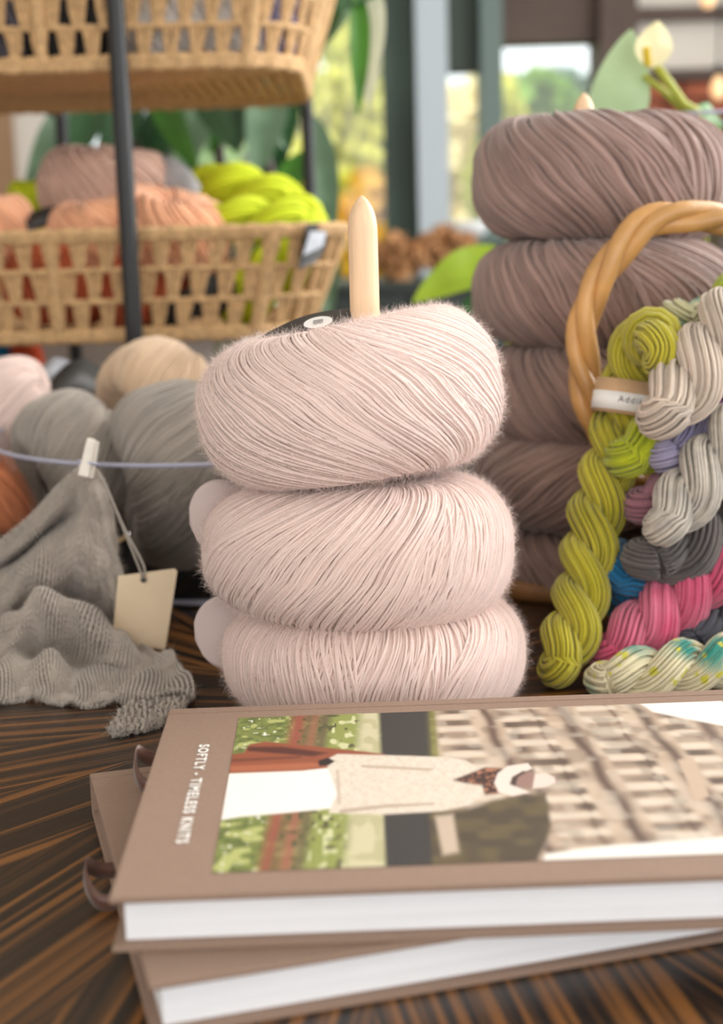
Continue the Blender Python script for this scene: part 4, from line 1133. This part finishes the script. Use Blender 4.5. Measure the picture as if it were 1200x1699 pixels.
XR2 = P(492, 110, YF + .06).x
upb = jute_basket('upper jute basket of pale yarn, its coiled base seen from below', zu, zu + .125,
    (-.62, XR2, YF + .045, YF + .44), (-.64, XR2 + .04, YF + .02, YF + .47), 4, 1)
# black label tied to the lower basket corner
c = P(512, 412, YF + .03)
tagp = thing('basket_label', 'black card label with pale print at the corner of the lower basket', 'label', c)
Vq = [P(508, 372, YF + .028), P(545, 370, YF + .06), P(538, 412, YF + .055), P(522, 436, YF + .04), P(494, 446, YF + .025)]
o = link('label_card', pymesh('label_card', Vq, [(0, 1, 2, 3, 4)]), m_black_paper, tagp); o.modifiers.new('t', 'SOLIDIFY').thickness = .0012
Vq = [P(514, 384, YF + .024), P(541, 384, YF + .052), P(535, 408, YF + .05), P(503, 424, YF + .024)]
o = link('label_print', pymesh('label_print', Vq, [(0, 1, 2, 3)]), mat('pale_grey_print', C(196, 200, 208), .6), tagp); o.modifiers.new('t', 'SOLIDIFY').thickness = .0006
# yarn in the lower basket
m_peach = mat('peach_wool', C(250, 186, 144), .9, .1, 20, .2, 600, sheen=.3, tone=.2)
m_coral = mat('deep_coral_wool', C(206, 104, 66), .9, .15, 20, .2, 600, tone=.2)
m_blush = mat('dusty_blush_wool', C(222, 184, 164), .9, .1, 20, .2, 600, sheen=.3, tone=.15)
m_neon = mat('neon_lime_wool', C(214, 228, 40), .85, .12, 20, .2, 600, tone=.2)
m_white_y = mat('white_wool', C(236, 232, 228), .9, .06, 20, .2, 600, tone=.15)
m_lav_y = mat('lavender_wool', C(176, 170, 204), .9, .06, 20, .2, 600, tone=.15)
def bball(label, px, py, Y, R, hh, m, rot, seed, grp, zmin):
    c = P(px, py, Y); c.z = max(c.z, zmin + hh * .9)
    return yarn_ball('yarn_ball', label, grp, c, R, hh, m, [(0, TAU, 70, .5), (F_ - 1.5, F_ + 1.2, 24, .9, .003)], .0024, .012, (0, 0), rot, seed, 20, 4)
g1 = 'yarn in the lower jute basket'
bball('peach yarn ball in the lower basket right of the black pole', 285, 385, YF + .12, .058, .040, m_peach, rotxy(10, 14), .1, g1, zl)
bball('peach yarn ball in the lower basket behind the black pole', 170, 388, YF + .13, .050, .038, m_peach, rotxy(5, -8), .9, g1, zl)
bball('peach yarn ball at the end of the lower basket beside olive yarn', -20, 382, YF + .13, .045, .036, m_peach, rotxy(0, 0), 1.9, g1, zl)
bball('deep coral yarn ball seen through the lower basket weave', 95, 470, YF + .12, .05, .04, m_coral, rotxy(0, 5), 2.9, g1, zl + .008)
bball('deep coral yarn ball low in the lower basket under the peach ball', 240, 478, YF + .125, .046, .04, m_coral, rotxy(0, 5), 3.9, g1, zl + .008)
bball('dusty blush yarn ball topping the heap in the lower basket', 182, 318, YF + .25, .072, .05, m_blush, rotxy(0, 0), 4.9, g1, zl + .06)
bball('olive-lime yarn ball peeking beside the blush ball', 68, 345, YF + .30, .032, .03, m_neon, rotxy(0, 0), 5.9, g1, zl + .06)
def bhank(label, pix, a, m, grp, psi, pitch=.09):
    t, _ = hank(label, pix, a, m, pitch, 16, psi, extend=0); t['group'] = grp
bhank('neon lime twisted hank along the right end of the lower basket', [(372, 362, YF + .12), (430, 366, YF + .12), (490, 368, YF + .12), (512, 372, YF + .14)], .0135, m_neon, g1, .3)
bhank('neon lime twisted hank lying upright behind the blush ball', [(348, 306, YF + .30), (390, 312, YF + .29), (440, 330, YF + .28), (500, 350, YF + .27)], .0165, m_neon, g1, 1.3)
bhank('neon lime hank seen through the weave at the basket corner', [(400, 500, YF + .11), (450, 460, YF + .11), (490, 420, YF + .11)], .017, m_neon, g1, 2.3)
bhank('black hank low in the lower basket below the lime yarn', [(270, 520, YF + .09), (330, 500, YF + .09), (370, 480, YF + .1)], .012, m_char_y, g1, 2.3)
c = P(292, 312, YF + .2)
t = thing('yarn_sleeve', 'silver-grey printed yarn sleeve beside the blush ball', 'label', c)
strip(t, 'sleeve_band', [P(246, 282, YF + .24), P(275, 286, YF + .22), P(305, 306, YF + .2), P(326, 336, YF + .18)], (.2, .5, .75), .045, mat('grey_sleeve_paper', C(176, 176, 178), .5, .15, 60))
strip(t, 'sleeve_edge', [P(250, 268, YF + .25), P(285, 277, YF + .23), P(318, 300, YF + .2)], (.2, .5, .75), .012, m_black_paper)
t = thing('yarn_sleeve', 'black paper yarn sleeve between peach balls in lower basket', 'label', P(72, 368, YF + .1))
strip(t, 'sleeve_band', [P(32, 380, YF + .11), P(65, 362, YF + .11), P(108, 356, YF + .12)], (.1, .4, .8), .024, m_black_paper)
# yarn in the upper basket
g2 = 'yarn in the upper jute basket'
bball('white yarn ball in the upper basket right of the black pole', 290, 45, YF + .105, .05, .045, m_white_y, rotxy(0, 0), .2, g2, zu + .008)
bball('white yarn ball in the upper basket next to the lavender ball', 385, 45, YF + .105, .045, .045, m_white_y, rotxy(0, 0), 1.2, g2, zu + .008)
bball('lavender yarn ball at the right end of the upper basket', 428, 40, YF + .115, .042, .045, m_lav_y, rotxy(0, 0), 2.2, g2, zu + .008)
bball('charcoal yarn ball in the upper basket left of the black pole', 120, 50, YF + .105, .055, .045, m_char_y, rotxy(0, 0), 3.2, g2, zu + .008)
bball('slate yarn ball at the far left of the upper basket', 10, 50, YF + .105, .045, .045, mat('slate_wool', C(120, 118, 130), .9, tone=.2), rotxy(0, 0), 4.2, g2, zu + .008)

# things behind and below the rack
for px, col_, lab in ((5, C(0, 128, 176), 'blue yarn cone standing behind the rack'), (45, C(236, 84, 28), 'orange yarn cone standing behind the rack')):
    c = P(px, 635, 1.80)
    t = thing('yarn_cone', lab, 'yarn', (c.x, c.y, 0), 'yarn cones behind the rack')
    zt_ = P(px, 572, 1.80).z
    lathe('wound_yarn', [(.026, .004), (.03, .012), (.026, zt_ * .6), (.021, zt_ - .004), (.014, zt_)], mat('cone_yarn', col_, .8, .1, 60, .8, 300, stretch=(1, 1, 8)), t, (c.x, c.y, 0), 28)
    lathe('cone_core', [(.012, 0), (.012, .004), (.008, zt_), (.008, zt_ + .012)], m_kraft, t, (c.x, c.y, 0), 20)
c0, c1 = P(312, 640, 1.72), P(402, 550, 1.72)
t = thing('white_carton', 'white packaging carton standing under the lower basket', 'carton', ((c0.x + c1.x) / 2, 1.76, 0))
box('carton_body', (c0.x, 1.72, 0), (c1.x, 1.82, P(350, 556, 1.72).z), m_white_paper, t, .001)
box('printed_panel', (c0.x + .034, 1.7195, .13), (c1.x - .006, 1.7199, P(350, 566, 1.72).z), mat('pale_green_print', C(206, 214, 190), .6, .2, 30), t)
gx0, gx1 = P(60, 600, 2.06).x, P(330, 600, 2.06).x
t = thing('display_board', 'plain grey-brown display board behind the rack legs', 'board', ((gx0 + gx1) / 2, 2.03, 0))
box('board_panel', (-.62, 2.00, .0), (gx1, 2.015, P(200, 545, 2.0).z), mat('grey_brown_board', C(160, 148, 138), .8, .05, 5), t)
box('board_foot', (-.4, 1.97, 0), (-.34, 2.04, .012), m_black_metal, t)

# ------------------------------------------------------------------ plants
def leaf_mesh(base, tip, w, droop=.15, fold=.25, n=12, face=(0, -1, .2), m=None, parent=None, shape=.8):
    base, tip = Vector(base), Vector(tip); ax_ = tip - base; L = ax_.length; ax_.normalize()
    f = Vector(face); f = (f - ax_ * f.dot(ax_)).normalized(); s_ = ax_.cross(f).normalized()
    V = []; F = []
    for i in range(n + 1):
        t_ = i / n; ww = w * (math.sin(math.pi * t_ ** shape) ** .8 if 0 < t_ < 1 else .02)
        c_ = base + ax_ * L * t_ + f * (droop * L * math.sin(math.pi * t_))
        for j in range(5):
            k_ = (j - 2) / 2
            V.append(c_ + s_ * ww * k_ + f * (-fold * ww * (1 - abs(k_))) + f * .04 * ww * math.sin(t_ * 14 + k_ * 2))
    for i in range(n):
        for j in range(4):
            a_ = i * 5 + j; F.append((a_, a_ + 1, a_ + 6, a_ + 5))
    o = link('leaf', pymesh('leaf', V, F, True), m, parent)
    return o
# big leafy plant behind the rack
YPL = 2.28
root = Vector((P(330, 400, YPL).x, YPL + .2, FL))
pl = thing('leafy_plant', 'tall potted plant with long drooping green leaves behind the rack', 'plant', root)
m_pot = mat('terracotta_pot', C(150, 96, 70), .8, .1, 10)
lathe('pot', [(.1, 0), (.13, .02), (.16, .3), (.17, .3), (.17, .34), (.15, .34), (.14, .28), (.01, .28)], m_pot, pl, root, 36)
tops = [P(330, -60, YPL), P(420, -130, YPL - .1), P(620, -60, YPL - .45), P(180, 60, YPL)]
for k_, q in enumerate(tops):
    tube_obj('stem', [root + Vector((.02 * k_ - .03, 0, .28)), (root + q) / 2 + Vector((.03, 0, .1))] + ([P(400, 60, YPL), P(470, -120, YPL - .3)] if k_ == 2 else []) + [q], .009, m_dark_wood, pl, 12, 8)
LV = [  # base px, tip px, Y, half width, material
 ((180, 150), (70, 335), 2.15, .026, m_leaf_dk), ((120, 160), (40, 320), 2.25, .020, m_leaf_sheen), ((215, 130), (190, 300), 2.2, .026, m_leaf_dk),
 ((250, 120), (330, 290), 2.1, .022, m_leaf), ((300, 120), (270, 290), 2.25, .030, m_leaf_dk), ((330, 120), (390, 250), 2.1, .026, m_leaf_dk),
 ((350, 110), (310, 300), 2.2, .024, m_leaf_sheen), ((420, 120), (390, 260), 2.2, .026, m_leaf_dk), ((455, 110), (425, 300), 2.15, .03, m_leaf_sheen),
 ((480, 100), (450, 320), 2.3, .028, m_leaf_dk), ((420, 100), (475, 250), 2.2, .026, m_leaf_dk), ((370, 130), (345, 260), 2.3, .024, m_leaf),
 ((240, 140), (160, 290), 2.32, .03, m_leaf_dk), ((285, 150), (230, 310), 2.34, .028, m_leaf_dk), ((395, 130), (300, 250), 2.33, .03, m_leaf_dk),
 ((520, 190), (548, 430), 2.2, .026, m_leaf_sheen), ((535, 330), (545, 540), 2.15, .022, m_leaf_sheen), ((505, 250), (462, 345), 2.1, .022, m_leaf),
 ((596, -20), (594, 194), 1.72, .012, m_leaf), ((622, -30), (612, 182), 1.8, .017, m_leaf_white), ((560, -40), (528, 92), 1.8, .018, m_leaf_dk), ((572, -50), (545, 70), 1.9, .02, m_leaf_sheen), ((640, -40), (560, 20), 1.75, .02, m_leaf_dk)]
for (b0, t0_, Y, w_, m_) in LV:
    leaf_mesh(P(b0[0], b0[1], Y), P(t0_[0], t0_[1], Y - .05), w_, .06, .3, 12, (random.uniform(-.5, .5), -1, random.uniform(.1, .6)), m_, pl, .75)
# flowering plant in a vase on the right
YV = 1.36
vb = P(1175, 400, YV)
vase = thing('glass_vase', 'clear glass vase behind the mauve balls holding the flower stem', 'vase', (vb.x, vb.y, 0))
zr = P(1150, 196, YV).z
lathe('vase_shell', [(.001, .002), (.045, .002), (.05, .01), (.055, zr * .5), (.062, zr - .01), (.066, zr)], clear_mat('smoky_glass', (.78, .78, .76, 1), .12), vase, (vb.x, vb.y, 0), 40, cap=False)
a = np.arange(60) * TAU / 60
V, F = tubes(np.stack([vb.x + .066 * np.cos(a), vb.y + .066 * np.sin(a), np.full(60, zr)], 1)[None], np.array([0, 0, 1.]), .0018, 6, closed=True)
link('vase_rim', npmesh('vase_rim', V, F), m_rim, vase)
fl = thing('flowering_plant', 'anthurium with cream bloom and broad pale green leaf in the vase', 'plant', (vb.x, vb.y, .01))
tube_obj('flower_stem', [(vb.x, vb.y, .01), P(1160, 240, YV), P(1142, 186, YV), P(1112, 140, YV), P(1086, 106, YV)], .0042, m_stem, fl, 20, 8)
tube_obj('leaf_stem', [(vb.x + .005, vb.y, .01), P(1165, 250, YV), P(1130, 180, YV + .01), P(1100, 150, YV + .01), P(1068, 126, YV + .01)], .003, m_stem, fl, 20, 8)
m_spathe = mat('cream_spathe', C(250, 240, 196), .4, .04, 20, trans=.3)
leaf_mesh(P(1080, 114, YV - .005), P(1092, 34, YV - .012), .0165, .12, -.5, 12, (-.2, -1, 0), m_spathe, fl, .85).name = 'bloom'
tube_obj('spadix', [P(1076, 108, YV - .01), P(1074, 92, YV - .014), P(1073, 78, YV - .016)], .0035, mat('yellow_spadix', C(226, 196, 40), .6), fl, 8, 8)
leaf_mesh(P(1004, 262, YV + .03), P(1048, 48, YV + .02), .029, .06, .22, 14, (.3, -1, .5), m_leaf_pale, fl, .9)
leaf_mesh(P(1200, 205, YV + .02), P(1146, 192, YV), .016, .15, .3, 10, (0, -1, .8), m_leaf, fl)
# low broad leaf beside the mauve stack
YW = 1.62
pb = P(800, 640, YW)
p2 = thing('potted_houseplant', 'low potted plant with one broad lime leaf behind the mauve balls', 'plant', (pb.x + .05, YW, 0))
lathe('pot', [(.04, 0), (.05, .01), (.06, .085), (.064, .085), (.064, .1), (.056, .1), (.05, .08), (.01, .08)], mat('dark_red_glaze', C(96, 40, 40), .35), p2, (pb.x + .05, YW, 0), 32)
tube_obj('stem', [(pb.x + .05, YW, .07), P(835, 520, YW), P(838, 440, YW)], .004, m_stem, p2, 10, 8)
tube_obj('stem', [(pb.x + .055, YW, .07), P(850, 540, YW), P(862, 480, YW)], .004, m_stem, p2, 10, 8)
leaf_mesh(P(838, 415, YW), P(684, 502, YW - .05), .026, .05, .3, 14, (.1, -.8, .7), m_leaf_lime, p2, .7)
leaf_mesh(P(862, 480, YW), P(760, 520, YW - .02), .022, .05, .3, 10, (.1, -.6, .8), m_leaf_dk, p2, .8)
